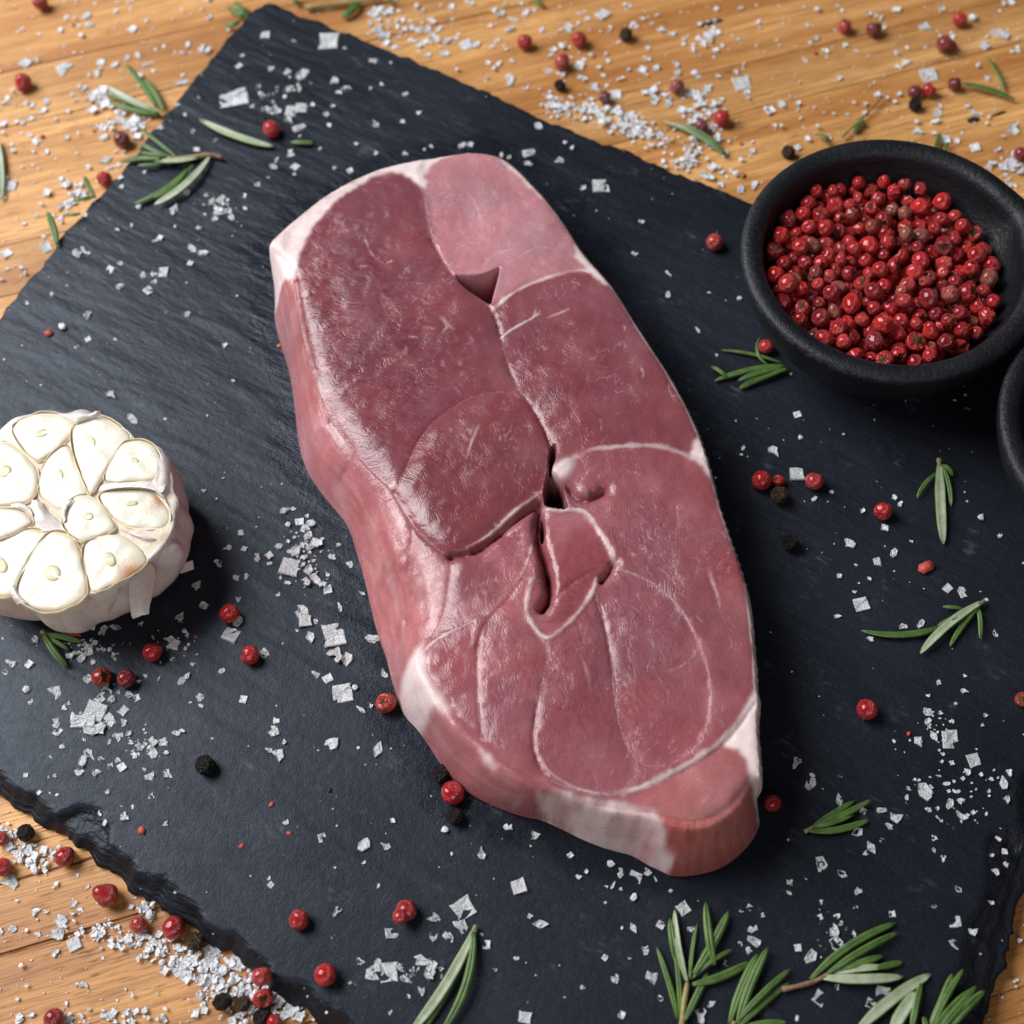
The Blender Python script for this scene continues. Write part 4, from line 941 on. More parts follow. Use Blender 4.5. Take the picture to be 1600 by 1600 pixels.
for a in [
    (64, 4, 22, 'pointed', PK, "red peppercorn cut by the top edge above the far left of the table"),
    (36, 126, 25, 'pointed', RD, "dark red pointed peppercorn alone at the far left on the wood"),
    (190, 217, 25, 'whole', DK, "dark maroon peppercorn on the wood beside the left edge of the slate"),
    (163, 279, 24, 'dent', BR_, "bright red peppercorn tucked against the left slate edge among salt"),
    (424, 201, 27, 'whole', BR_, "bright red peppercorn beside a pale rosemary leaf at the slate's top corner"),
    (820, 65, 24, 'whole', RD, "glossy red peppercorn leftmost of the pair behind the slate's far edge"),
    (905, 61, 24, 'dent', RD, "dented red peppercorn between a red and a brown one behind the slate"),
    (878, 96, 26, 'whole', PK, "largest pinkish red peppercorn on the wood just above a black one"),
    (1058, 134, 24, 'whole', DU, "dusty pink peppercorn sitting on a plank seam among salt"),
    (945, 152, 20, 'wrinkled', (.17, .035, .03), "small brownish red peppercorn in the salt heap at the slate's far edge"),
    (1128, 184, 25, 'whole', BR_, "bright red peppercorn right of the salt heap on the wood"),
    (1096, 197, 23, 'whole', (.20, .03, .04), "dull purple red peppercorn lying in salt above a rosemary leaf"),
    (1320, 41, 21, 'whole', PK, "pale red round peppercorn at the top of the wood behind the bowl"),
    (1364, 46, 23, 'pointed', DK, "dark oval peppercorn with a salt crystal beside it near the top"),
    (1500, 30, 22, 'whole', BR_, "bright red peppercorn nearest the top right corner of the table"),
    (1476, 68, 27, 'double', (.26, .02, .025), "double wrinkled peppercorn, two stuck together, at the top right"),
    (1430, 143, 21, 'whole', DK, "dark maroon peppercorn touching a bright cracked one behind the bowl"),
    (1452, 140, 22, 'open', BR_, "bright cracked peppercorn in the trio behind the bowl"),
    (1492, 131, 21, 'wrinkled', DK, "dark shrivelled peppercorn at the tip of a rosemary leaf at right"),
    (1595, 240, 22, 'whole', (.26, .012, .016), "dark red peppercorn at the right picture edge beside salt"),
    (1117, 378, 26, 'whole', PK, "single matt red peppercorn left of the black bowl"),
    (1197, 541, 24, 'whole', BR_, "red peppercorn half hidden under the black bowl's rim"),
    (1190, 750, 30, 'whole', RD, "oval red peppercorn leftmost in the group right of the steak"),
    (1216, 751, 19, 'open', BR_, "small broken red peppercorn piece between a whole one and a black one"),
    (1273, 751, 29, 'dent', (.44, .035, .028), "crumpled red peppercorn husk right of the group beside the steak"),
    (1380, 798, 30, 'dent', BR_, "bright red dented peppercorn left of the upright rosemary leaf"),
    (1355, 1108, 32, 'whole', RD, "round red peppercorn with a pale stalk end right of the steak"),
    (1207, 1254, 29, 'whole', (.40, .006, .010), "red peppercorn touching the lower right end of the steak"),
    (1598, 1092, 24, 'husk', PK, "pinkish husk fragment at the right picture edge"),
    (358, 958, 31, 'whole', BR_, "glossy red peppercorn right of the garlic on the slate"),
    (390, 1023, 30, 'open', BR_, "cracked red peppercorn below the glossy one right of the garlic"),
    (238, 1018, 30, 'dent', BR_, "red peppercorn with a dark dimple just below the garlic"),
    (197, 1060, 29, 'whole', (.28, .008, .012), "deep red peppercorn beside an opened half below the garlic"),
    (158, 1057, 30, 'open', (.40, .03, .012), "opened peppercorn half showing its brown inside below the garlic"),
    (115, 980, 28, 'whole', PK, "red peppercorn partly under the garlic head"),
    (603, 1098, 32, 'open', (.50, .03, .014), "orange red peppercorn with a dark hole against the steak's left side"),
    (707, 1238, 36, 'dent', (.44, .004, .008), "large shiny wrinkled red peppercorn against the steak's lower left side"),
    (467, 1437, 32, 'dent', (.42, .02, .018), "creased red peppercorn on the slate above its near left edge"),
    (635, 1422, 33, 'double', (.42, .018, .018), "broken double red peppercorn in front of the steak"),
    (508, 1523, 34, 'whole', BR_, "bright red peppercorn right at the slate's near left edge"),
    (2, 1310, 22, 'open', RD, "red peppercorn cut by the left picture edge beside salt on wood"),
    (4, 1355, 27, 'whole', RD, "glossy red peppercorn at the left picture edge above a salt flake"),
    (101, 1338, 32, 'whole', (.36, .012, .012), "red peppercorn tucked under the slate's near left edge"),
    (168, 1399, 36, 'pointed', (.42, .02, .016), "elongated pointed red peppercorn on the wood below the slate edge"),
    (216, 1444, 27, 'whole', PK, "small rosy peppercorn at the right end of the plank crack"),
    (271, 1449, 34, 'whole', (.38, .006, .012), "shiny deep red peppercorn against the slate's near edge on wood"),
    (84, 1592, 33, 'whole', (.32, .012, .018), "dark red peppercorn cut by the bottom edge at far left"),
    (409, 1525, 30, 'dent', PK, "red peppercorn in the salt under the slate's near corner edge"),
    (411, 1560, 31, 'open', RD, "red peppercorn with a dark hole in the salt at the bottom edge"),
    (428, 1598, 26, 'whole', RD, "red peppercorn mostly below the bottom edge left of the slate"),
]: corn(*a)
for a in [
    (875, 133, 18, 'black', None, "small black peppercorn on the wood at the slate's far edge"),
    (978, 53, 21, 'brown', None, "brown cracked peppercorn on the wood near the top"),
    (1430, 163, 20, 'black', None, "black peppercorn below the pair of dark and bright red ones behind the bowl"),
    (1232, 237, 20, 'brown', None, "pale broken pepper grain on the wood left of the bowl's far rim"),
    (1218, 773, 27, 'brown', None, "brownish black peppercorn below the red pair right of the steak"),
    (1235, 847, 25, 'black', None, "crumbly black peppercorn alone right of the steak"),
    (320, 1195, 29, 'black', None, "black peppercorn beside salt left of the steak on the slate"),
    (688, 1208, 27, 'black', None, "black peppercorn above the large red one at the steak's side"),
    (710, 1275, 27, 'black', None, "black peppercorn below the large red one at the steak's side"),
    (40, 1301, 25, 'black', None, "black peppercorn hidden under the slate's left near edge"),
    (347, 1565, 28, 'black', None, "round black peppercorn in the salt on the wood at the bottom"),
    (305, 1471, 28, 'brown', None, "brown peppercorn against the slate's near edge among salt"),
    (379, 1568, 24, 'brown', None, "brown crumpled peppercorn right of the black one at the bottom"),
    (409, 1590, 27, 'black', None, "black peppercorn at the bottom edge below a red one with a hole"),
]: corn(*a)

# small husk chips and crumbs: thin curved fragments
def chip(u, v, d, mat, label, name="husk_chip"):
    g = P(u, v, ZS); z0 = gz(g[0], g[1]); c = P(u, v, z0)
    px = np.linalg.norm(P(u + 5, v, z0) - P(u - 5, v, z0)) / 10; r = d * px / 2
    n = rnd.randint(5, 7); top = []; 
    asp = rnd.uniform(.5, .9)
    for k in range(n):
        a = 2 * math.pi * (k + rnd.uniform(-.25, .25)) / n; q = r * rnd.uniform(.75, 1.15); top.append((q * math.cos(a), q * asp * math.sin(a), r * rnd.uniform(.1, .4)))
    vs = [(0, 0, r * .55)] + top + [(x * .9, y * .9, z - r * .2 - .0001) for x, y, z in top] + [(0, 0, r * .15)]
    fs = [(0, 1 + k, 1 + (k + 1) % n) for k in range(n)] + [(1 + k, 1 + n + k, 1 + n + (k + 1) % n, 1 + (k + 1) % n) for k in range(n)] + [(2 * n + 1, 1 + n + (k + 1) % n, 1 + n + k) for k in range(n)]
    o = link(name, pymesh(name, vs, fs, mat), None, (c[0], c[1], z0 + r * .1)); o.rotation_euler = (0, 0, rnd.uniform(0, 6.28))
    tag(o, label, "crumb", "husk chips and crumbs")
for a in [(77, 522, 17, M_chip, "small red seed husk on the slate above the garlic"), (222, 1298, 15, M_chip, "red triangular husk chip near the slate's near left edge"),
          (378, 1322, 11, M_chip, "small orange red chip on the slate lower left"), (453, 1302, 13, M_chip, "thin dark red husk sliver on the slate in front of the steak"),
          (425, 1257, 11, M_chip, "pinkish chip left of the steak's lower side"), (1445, 888, 30, M_chip, "thin pink curved husk shard right of the steak"),
          (1420, 1146, 9, M_chip, "tiny red speck left of the square salt flake at right"), (1273, 83, 11, M_chip, "red chip on the wood behind the bowl"),
          (115, 40, 8, M_chip, "red speck on the wood at the top left"), (66, 214, 10, M_chip, "red chip in salt on the wood at far left"),
          (387, 1528, 13, M_chip, "pink chip in the salt under the slate's near edge"), (306, 995, 6, M_chip, "tiny red speck right of the garlic"),
          (214, 1579, 12, M_crumb, "orange crumb in the salt at the bottom left"), (1157, 225, 9, M_crumb, "orange crumb on the wood near the rosemary leaf left of the bowl"),
          (1161, 275, 13, M_crumb, "orange brown crumb near the bowl's left rim on wood"), (146, 205, 10, M_crumb, "orange crumb at the left on the wood"),
          (515, 1235, 9, M_knot, "brown speck on the slate in front of the steak"), (437, 541, 9, M_crumb, "orange crumb against the steak's upper left side")]: chip(*a)

# ------------------------------------------------------------------ rosemary
CS = [(-.5, 0), (-.40, .20), (-.20, .29), (-.05, .25), (0, .18), (.05, .25), (.20, .29), (.40, .20), (.5, 0), (.40, -.13), (.24, -.06), (0, .0), (-.24, -.06), (-.40, -.13)]
def leaf_mesh(path, W, under, twist=0.0, cut=False):
    n = 16; p = np.array(path, float)
    pts = []
    for i in range(n + 1):                                      # quadratic bezier through the middle point
        s = i / n; c = 2 * p[1] - .5 * (p[0] + p[2])
        pts.append((1 - s) ** 2 * p[0] + 2 * s * (1 - s) * c + s * s * p[2])
    pts = np.array(pts); V = []; m = len(CS)
    for i in range(n + 1):
        s = i / n
        d = pts[min(n, i + 1)] - pts[max(0, i - 1)]; d /= np.linalg.norm(d) + 1e-12
        sd = np.cross(d, (0, 0, 1)); sd /= np.linalg.norm(sd) + 1e-12; up = np.cross(sd, d)
        a = twist * (s - .3); sd, up = sd * math.cos(a) + up * math.sin(a), up * math.cos(a) - sd * math.sin(a)
        w = W * (.42 + .58 * min(1, s / .3) ** .8)
        if not cut and s > .62: w *= math.sqrt(max(.02, 1 - ((s - .62) / .385) ** 2))
        for (x, y) in CS:
            V.append(pts[i] + sd * x * w + up * (y if not under else -y) * w * .95 * (1 if not under else .8))
    F = []; MI = []
    for i in range(n):
        for k in range(m):
            k2 = (k + 1) % m
            f = (i * m + k, i * m + k2, (i + 1) * m + k2, (i + 1) * m + k)
            F.append(f if not under else f[::-1]); MI.append(1 if 9 <= k <= 12 else (2 if k in (0, 7, 8, 13) else 0))
    F.append(tuple(range(m))[::-1]); MI.append(0); F.append(tuple(n * m + k for k in range(m))); MI.append(0)
    me = pymesh("leaf", V, F, [M_leaf, M_pale, M_leaf2], True, MI)
    bm = bmesh.new(); bm.from_mesh(me); bmesh.ops.recalc_face_normals(bm, faces=bm.faces); bm.to_mesh(me); bm.free()
    return me
def tube(pts, r0, r1, mat, name, seg=7):
    pts = np.array(pts); V = []; F = []; n = len(pts)
    for i in range(n):
        d = pts[min(n - 1, i + 1)] - pts[max(0, i - 1)]; d /= np.linalg.norm(d) + 1e-12
        sd = np.cross(d, (0, 0, 1)); sd /= np.linalg.norm(sd) + 1e-12; up = np.cross(sd, d); r = r0 + (r1 - r0) * i / (n - 1)
        r *= 1 + .12 * math.sin(i * 2.3)
        for k in range(seg):
            a = 2 * math.pi * k / seg; V.append(pts[i] + (sd * math.cos(a) + up * math.sin(a)) * r)
    for i in range(n - 1):
        for k in range(seg): F.append((i * seg + k, i * seg + (k + 1) % seg, (i + 1) * seg + (k + 1) % seg, (i + 1) * seg + k))
    F.append(tuple(range(seg))[::-1]); F.append(tuple((n - 1) * seg + k for k in range(seg)))
    return pymesh(name, V, F, mat)
def sprig(label, leaves, stem=None, brown=None, z_extra=0.0, name="rosemary_sprig"):
    """leaves: (tip, base, width px, under[, bow px]) in photo pixels; lies on whatever is below"""
    allp = [l[0] for l in leaves] + [l[1] for l in leaves]
    zz = max(gz(*P(u, v, ZS)[:2]) for u, v in allp)
    if sum(gz(*P(u, v, ZS)[:2]) > 0 for u, v in allp) <= len(allp) * .25: zz = 0.0
    b = P(leaves[0][1][0], leaves[0][1][1], zz)
    root = empty(name, tuple(b)); tag(root, label, "rosemary", "rosemary sprigs and leaves")
    for i, l in enumerate(leaves):
        tip, base, w, und = l[:4]; bow = l[4] if len(l) > 4 else rnd.uniform(-3, 3)
        px = np.linalg.norm(P(base[0] + 5, base[1], zz) - P(base[0] - 5, base[1], zz)) / 10
        W = w * px * 1.0; h = W * .34
        hb, ht, hm = h + .0006 + .00035 * (i % 4), h + .0003 + .0004 * ((i * 2) % 3), h + .0009 + .0005 * (i % 3)
        mu, mv = (tip[0] + base[0]) / 2, (tip[1] + base[1]) / 2; dx, dy = tip[0] - base[0], tip[1] - base[1]; L = math.hypot(dx, dy) + 1e-6
        mu += -dy / L * bow; mv += dx / L * bow
        path = [P(base[0], base[1], zz + hb + z_extra), P(mu, mv, zz + hm + z_extra), P(tip[0], tip[1], zz + ht)]
        me = leaf_mesh([p - b for p in path], W, und, rnd.uniform(-.5, .5), cut=len(l) > 5)
        link("leaf", me, root)
    for st, mt, nm in ((stem, M_stem, "stem"), (brown, M_twig, "twig")):
        if st:
            pts, r = st; pp = smooth_poly(np.array([P(u, v, zz + .0016) - b for u, v in pts]), 1, False)
            px = np.linalg.norm(P(pts[0][0] + 5, pts[0][1], zz) - P(pts[0][0] - 5, pts[0][1], zz)) / 10
            link(nm, tube(pp, r * px / 2, r * px * .36, mt, nm), root)
    return root
sprig("rosemary sprig fanning out on the wood at the upper left slate edge",
      [((197, 100), (244, 168), 9, False), ((224, 122), (256, 173), 9, False), ((167, 135), (248, 174), 12, True, -3), ((168, 148), (247, 177), 11, False), ((174, 162), (250, 180), 10, False)], ([(244, 172), (258, 182)], 8))
sprig("nine leaved rosemary sprig with brown stem end over the slate's upper left edge",
      [((215, 197), (276, 246), 7, False), ((219, 223), (272, 247), 8, False), ((217, 237), (266, 246), 6, False), ((188, 254), (252, 249), 9, False, 4), ((215, 258), (262, 253), 7, False), ((239, 250), (308, 246), 10, True, -3), ((209, 318), (302, 258), 11, False, -8), ((240, 309), (292, 264), 10, False, -6), ((241, 319), (327, 245), 13, True, -8)],
      ([(262, 249), (290, 247), (316, 243)], 9), ([(314, 243), (330, 241), (348, 246)], 9))
sprig("single rosemary leaf with pale underside up beside a red peppercorn on the slate", [((427, 229), (315, 188), 14, True, 4)], None, ([(313, 186), (319, 191)], 5), name="rosemary_leaf")
sprig("short cut piece of rosemary leaf on the slate above the steak", [((489, 223), (455, 222), 8, False, 0, 1)], name="rosemary_leaf")
sprig("small rosemary tuft beside the left slate edge among salt", [((132, 275), (149, 309), 8, False), ((112, 315), (146, 308), 7, False), ((98, 337), (126, 334), 6, False)])
sprig("single short rosemary leaf on wood at the left slate edge", [((74, 331), (89, 382), 11, False, 2)], name="rosemary_leaf")
sprig("pale rosemary leaf cut by the left picture edge on the wood", [((1, 313), (-4, 218), 11, True, -3)], name="rosemary_leaf")
sprig("rosemary tip poking over the slate's far corner at the top left", [((355, 12), (378, 28), 9, False), ((366, 3), (380, 24), 9, False), ((352, 39), (376, 32), 9, False), ((384, 12), (382, 30), 7, False)])
sprig("rosemary stem with a yellow green stalk along the top edge behind the slate", [((534, 28), (562, 4), 13, False), ((459, -8), (466, 6), 9, False), ((602, -6), (610, 4), 8, False)], ([(478, 12), (520, 7), (560, 3), (600, -3)], 8))
sprig("rosemary leaf tip cut by the top picture edge above the slate", [((851, 11), (826, -10), 8, False)], name="rosemary_leaf")
sprig("pair of rosemary leaves lying in salt on the wood left of the bowl", [((1036, 190), (1134, 242), 13, True, 8), ((1070, 195), (1132, 241), 11, False, 5)])
sprig("thin rosemary twig with a leaf tuft behind the bowl's far rim", [((1334, 207), (1345, 187), 9, False), ((1351, 193), (1340, 186), 8, False), ((1277, 211), (1297, 222), 8, False)], ([(1316, 214), (1332, 198), (1345, 186)], 5), ([(1345, 186), (1362, 170), (1380, 150)], 4))
sprig("two leaved rosemary sprig at the right on the wood behind the bowl", [((1543, 90), (1571, 143), 7, False, 3), ((1503, 130), (1585, 155), 9, False, 3)])
sprig("rosemary leaf tips peeping over the bowl's far rim", [((1469, 208), (1460, 232), 8, False), ((1481, 222), (1474, 240), 6, False)])
sprig("thin leaved rosemary sprig at the left foot of the peppercorn bowl", [((1127, 547), (1221, 567), 6, False, 4), ((1187, 527), (1200, 570), 5, False, -10), ((1111, 572), (1136, 590), 7, False), ((1116, 595), (1226, 571), 10, False, 5), ((1150, 580), (1222, 570), 6, False), ((1153, 595), (1226, 573), 9, False, 3), ((1155, 607), (1230, 576), 11, False, 3)])
sprig("upright rosemary leaf with pale midrib and side leaves at the right on the slate", [((1474, 850), (1468, 724), 17, True, 1), ((1433, 778), (1465, 738), 7, False, 4), ((1488, 744), (1472, 726), 7, False, -4), ((1486, 791), (1474, 728), 8, False, -3)], ([(1467, 717), (1468, 728)], 9))
sprig("rosemary sprig with a long dark curved leaf at the right on the slate", [((1346, 985), (1476, 978), 11, False, -10), ((1473, 948), (1506, 952), 6, False), ((1438, 1021), (1535, 940), 14, True, 7), ((1484, 1010), (1532, 943), 9, False, 3), ((1531, 998), (1527, 944), 8, False, -3), ((1464, 980), (1512, 958), 9, False, 2)], ([(1524, 946), (1538, 939)], 9))
sprig("small four leaved rosemary tip right of the steak's lower end", [((1336, 1251), (1272, 1290), 10, False), ((1362, 1249), (1264, 1296), 10, False, 2), ((1334, 1272), (1275, 1292), 8, False), ((1358, 1281), (1264, 1298), 11, False, 6)], ([(1257, 1300), (1272, 1291)], 7))
sprig("rosemary sprig of three long leaves at the bottom in front of the steak", [((660, 1612), (742, 1450), 12, False, -4), ((640, 1614), (742, 1450), 17, True, -8), ((690, 1612), (740, 1456), 14, False, -14)], ([(744, 1446), (736, 1462)], 8))
sprig("bushy rosemary sprig at the bottom edge, leftmost of the near right group", [((1026, 1480), (1059, 1592), 10, False, 3), ((1047, 1435), (1058, 1506), 12, False), ((1103, 1410), (1116, 1508), 14, False, -2), ((1106, 1520), (1070, 1594), 11, False), ((1054, 1476), (1063, 1590), 9, False), ((1054, 1422), (1074, 1536), 11, True, -4), ((1089, 1444), (1078, 1530), 7, False, -2), ((1138, 1424), (1084, 1522), 14, False, 3), ((1145, 1483), (1080, 1530), 7, False, -4), ((1171, 1503), (1082, 1538), 13, False, 5)], ([(1064, 1615), (1068, 1570), (1074, 1536)], 11))
sprig("rosemary sprig cut by the bottom edge right of the bushy one", [((1184, 1490), (1140, 1600), 13, False, -4), ((1200, 1480), (1152, 1602), 14, False, -4), ((1236, 1513), (1152, 1596), 10, False, -3), ((1234, 1535), (1156, 1604), 10, False, -3), ((1230, 1598), (1150, 1612), 9, False, -6)], ([(1136, 1625), (1148, 1596)], 10))
sprig("rosemary sprig with brown woody stem and broad leaves at lower right", [((1400, 1442), (1266, 1531), 13, False, -10), ((1380, 1493), (1310, 1516), 11, False), ((1403, 1457), (1292, 1522), 11, False, -4), ((1411, 1503), (1370, 1512), 10, False), ((1384, 1511), (1294, 1522), 12, True, -3), ((1411, 1526), (1284, 1527), 16, True, 3)], None, ([(1222, 1546), (1250, 1540), (1272, 1534), (1298, 1520)], 9))
sprig("broad pale rosemary leaves cut by the bottom edge at lower right", [((1454, 1522), (1338, 1612), 19, True, -6), ((1432, 1550), (1392, 1614), 20, True, -2), ((1440, 1534), (1424, 1612), 11, False, -1)])
sprig("rightmost rosemary sprig at the bottom edge near the slate's right corner", [((1488, 1521), (1450, 1612), 13, False, 2), ((1505, 1514), (1452, 1614), 10, False, -3), ((1525, 1540), (1464, 1612), 11, False), ((1520, 1545), (1460, 1606), 11, False, -3), ((1539, 1548), (1476, 1614), 14, False, -3), ((1443, 1588), (1446, 1614), 9, False)])
sprig("small three leaved rosemary tip below the garlic head", [((127, 1003), (70, 991), 10, False, -2), ((107, 1015), (70, 992), 7, False), ((105, 1042), (68, 990), 11, False, 3)], ([(65, 986), (74, 994)], 8))

# ------------------------------------------------------------------ garlic
def build_garlic():
    ZC = 25.0                                                   # cut plane over the slate, mm
    z_ = lambda pts: [(x / 3.81, 600 + y / 3.81) for x, y in pts]
    W = lambda pts, h: smooth_poly(PXY(z_(pts), h), 2)
    cl = [
     [(75, 270), (110, 220), (180, 185), (270, 172), (360, 182), (430, 215), (445, 250), (400, 320), (330, 390), (260, 440), (220, 455), (170, 410), (110, 340)],
     [(436, 270), (475, 215), (550, 188), (620, 200), (690, 240), (750, 290), (770, 330), (730, 370), (680, 430), (620, 520), (570, 620), (540, 652), (520, 610), (480, 510), (444, 400), (432, 330)],
     [(625, 572), (640, 510), (690, 420), (740, 355), (800, 340), (880, 352), (930, 390), (955, 450), (965, 510), (950, 560), (860, 570), (780, 575), (700, 590)],
     [(590, 670), (640, 640), (760, 630), (880, 635), (940, 675), (995, 740), (1002, 810), (960, 852), (880, 852), (790, 850), (720, 822), (650, 762)],
     [(383, 770), (418, 695), (500, 660), (560, 670), (610, 720), (650, 790), (690, 860), (620, 890), (540, 912), (480, 935), (420, 892), (380, 830)],
     [(235, 575), (260, 485), (320, 412), (380, 376), (415, 382), (440, 450), (490, 560), (515, 640), (480, 690), (420, 722), (370, 747), (310, 712), (250, 672), (235, 620)],
     [(-110, 450), (-60, 385), (0, 350), (45, 347), (120, 392), (200, 482), (221, 540), (215, 620), (190, 680), (130, 702), (40, 716), (-60, 712), (-120, 640)],
     [(-150, 800), (-80, 760), (0, 746), (90, 746), (150, 772), (196, 822), (150, 852), (80, 890), (0, 922), (-90, 940)],
     [(-140, 1010), (-60, 955), (0, 932), (80, 892), (180, 862), (250, 880), (276, 905), (230, 962), (170, 1052), (110, 1150), (88, 1232), (30, 1258), (-60, 1240), (-130, 1160)],
     [(100, 1222), (120, 1142), (180, 1042), (240, 950), (300, 892), (370, 890), (430, 922), (470, 1002), (492, 1100), (512, 1200), (502, 1262), (450, 1295), (370, 1332), (270, 1344), (180, 1312), (120, 1272)],
     [(500, 1005), (512, 950), (560, 912), (640, 896), (720, 902), (780, 932), (840, 992), (872, 1050), (820, 1102), (740, 1152), (650, 1200), (580, 1232), (542, 1222), (516, 1122)]]
    germ = [(250, 295, 38, 24, 5), (556, 345, 10, 30, 20), (803, 462, 28, 16, -25), (783, 711, 36, 16, 0), (530, 792, 30, 22, -20), (357, 545, 20, 36, 12), (30, 520, 38, 36, 20), None, (10, 1080, 30, 48, 25), (318, 1130, 42, 48, 35), (657, 1045, 28, 44, 25)]
    ctr = PXY(z_([(480, 800)]), 0)[0]
    # centre the bulb on its visible + hidden outline
    rim = [(-230, 560), (-150, 420), (0, 325), (60, 290), (120, 222), (200, 184), (350, 172), (430, 200), (560, 180), (650, 208), (740, 272), (830, 340), (920, 372), (1000, 440), (1045, 530), (1062, 640), (1062, 760), (1050, 860), (1035, 930), (960, 990), (900, 1062), (840, 1112), (740, 1168), (640, 1222), (540, 1270), (450, 1312), (370, 1346), (270, 1358), (180, 1328), (110, 1290), (20, 1272), (-70, 1262), (-170, 1180), (-240, 1020), (-265, 800)]
    low = [(-260, 700), (-210, 480), (-60, 350), (60, 300), (120, 232), (200, 192), (350, 180), (430, 206), (560, 190), (650, 220), (740, 284), (830, 350), (930, 390), (1010, 450), (1066, 530), (1090, 640), (1092, 760), (1082, 860), (1085, 960), (1084, 1060), (1052, 1140), (990, 1222), (900, 1282), (800, 1332), (700, 1372), (560, 1412), (400, 1442), (250, 1432), (150, 1412), (70, 1407), (0, 1392), (-100, 1350), (-200, 1260), (-270, 1100), (-290, 900)]
    rp = W(rim, ZC - 1.2)
    lowz = [(p[0], p[1]) for p in low]
    lp = smooth_poly(np.array([P(u, v, ZS + (10 if v > 600 + 900 / 3.81 else 14) * .001)[:2] for u, v in z_(low)]), 2)
    c0 = rp.mean(0)
    th = np.linspace(0, 2 * math.pi, 160, endpoint=False)
    def polar(poly):
        out = []
        for t in th:
            d = np.array([math.cos(t), math.sin(t)]); best = .02
            for a, b in segs(poly, True):
                e = b - a; M = np.array([[d[0], -e[0]], [d[1], -e[1]]]); det = np.linalg.det(M)
                if abs(det) < 1e-14: continue
                s, q = np.linalg.solve(M, a - c0)
                if -1e-6 <= q <= 1 + 1e-6 and s > 0: best = max(best, s) if best != .02 else s
            out.append(best)
        return np.array(out)
    rr, rl = polar(rp) * .985, polar(lp) * .97
    rl = np.maximum(rl, rr * 1.02)
    root = empty("garlic_bulb", (c0[0], c0[1], ZS)); tag(root, "garlic bulb cut in half showing creamy cloves, papery white skin, at left", "garlic")
    # ---- papery outer skin: loft, slightly lobed
    prof = [(0.0, .30, .0), (.3, .62, .3), (1.8, .80, 1.6), (5.0, .93, 4.5), (9.0, .985, 8.5), (12.5, 1.0, 12), (16.5, .99, 16), (20, .97, 19.5), (23.2, None, 23), (ZC - .6, None, ZC)]
    V = []; SK = []; m = len(th)
    lob = .018 * np.cos(th * 11 + .6) + .010 * np.cos(th * 23)
    for (h, f, _) in prof:
        if f is None:
            t = (h - 20) / (ZC - .6 - 20); rad = rl * .97 * (1 - t) + rr * t
        else: rad = rl * f
        rad = rad * (1 + lob * (1 if h > 3 else .4)); hz = h
        for k in range(m):
            e = 1.5 * fbm(np.array([th[k] * 5.0]), np.array([3.3]), 71, 4)[0] if h > ZC - 1 else 0
            V.append((rad[k] * math.cos(th[k]), rad[k] * math.sin(th[k]), (hz + e) * .001)); SK.append((th[k] * .18, h * .02, 0))
    # turn inwards: the floor between the cloves
    for (s, hz) in ((.97, ZC - .5), (.90, ZC - .5), (.6, ZC - .5), (.3, ZC - .55), (.02, ZC - .6)):
        for k in range(m): V.append((rr[k] * s * math.cos(th[k]), rr[k] * s * math.sin(th[k]), hz * .001)); SK.append((th[k] * .18, s, 0))
    F = []; nl = len(V) // m
    for i in range(nl - 1):
        for k in range(m): F.append((i * m + k, i * m + (k + 1) % m, (i + 1) * m + (k + 1) % m, (i + 1) * m + k))
    me = pymesh("skin", V, F, [M_skin, M_pith], True, [0 if f[0] // m < len(prof) else 1 for f in F]); at = me.attributes.new("skn", 'FLOAT_VECTOR', 'POINT'); at.data.foreach_set("vector", np.array(SK, np.float32).ravel())
    link("skin", me, root)
    # ---- cloves
    for i, pl in enumerate(cl):
        p = W(pl, ZC) - c0; c = p.mean(0); p = c + (p - c) * (1.04 + .022 * fbm(p[:, 0] * 420, p[:, 1] * 420 + i, 105, 2))[:, None]
        tilt = np.array([rnd.uniform(-.03, .03), rnd.uniform(-.03, .03)]); dz = rnd.uniform(-.3, .4)
        rings = [(1.0, -3.0), (1.005, -1.8), (1.005, -.6), (.997, -.30), (.975, -.10), (.92, .04), (.78, .12), (.5, .14), (.25, .13)]
        V = []; RM = []; BRN = []; m = len(p)
        for (s, h) in rings:
            for q in p:
                w = c + (q - c) * s; zz = (ZC + dz + h) * .001 + float((w - c) @ tilt) + .00012 * math.sin(w[0] * 900) * math.sin(w[1] * 700)
                V.append((w[0], w[1], zz)); RM.append(max(0, min(1, (s - .86) / .13)) ** 1.6 * .9)
                b = 0.0
                if i == 3: b = 1.0 * math.exp(-(np.linalg.norm(w - (PXY(z_([(945, 690)]), ZC)[0] - c0)) / .0026) ** 2)
                if i == 10: b = .95 * math.exp(-(np.linalg.norm(w - (PXY(z_([(772, 1105)]), ZC)[0] - c0)) / .0036) ** 2)
                if i in (6, 7): b = .25 * max(0, (s - .8) / .2)
                BRN.append(b)
        V.append((c[0], c[1], (ZC + dz + .3) * .001)); RM.append(0); BRN.append(0)
        F = []
        for a in range(len(rings) - 1):
            for k in range(m): F.append((a * m + k, a * m + (k + 1) % m, (a + 1) * m + (k + 1) % m, (a + 1) * m + k))
        lc = len(V) - 1; a = (len(rings) - 1) * m
        for k in range(m): F.append((a + k, a + (k + 1) % m, lc))
        me = pymesh("clove", V, F, M_clove)
        bm = bmesh.new(); bm.from_mesh(me); bmesh.ops.recalc_face_normals(bm, faces=bm.faces); bm.to_mesh(me); bm.free()
        if sum(f.normal.z for f in me.polygons[-m:]) < 0: me.flip_normals()
        for nm, ar in (("rim", RM), ("brown", BRN)):
            at = me.attributes.new(nm, 'FLOAT', 'POINT'); at.data.foreach_set("value", np.array(ar, np.float32))
        o = link("clove", me, root)
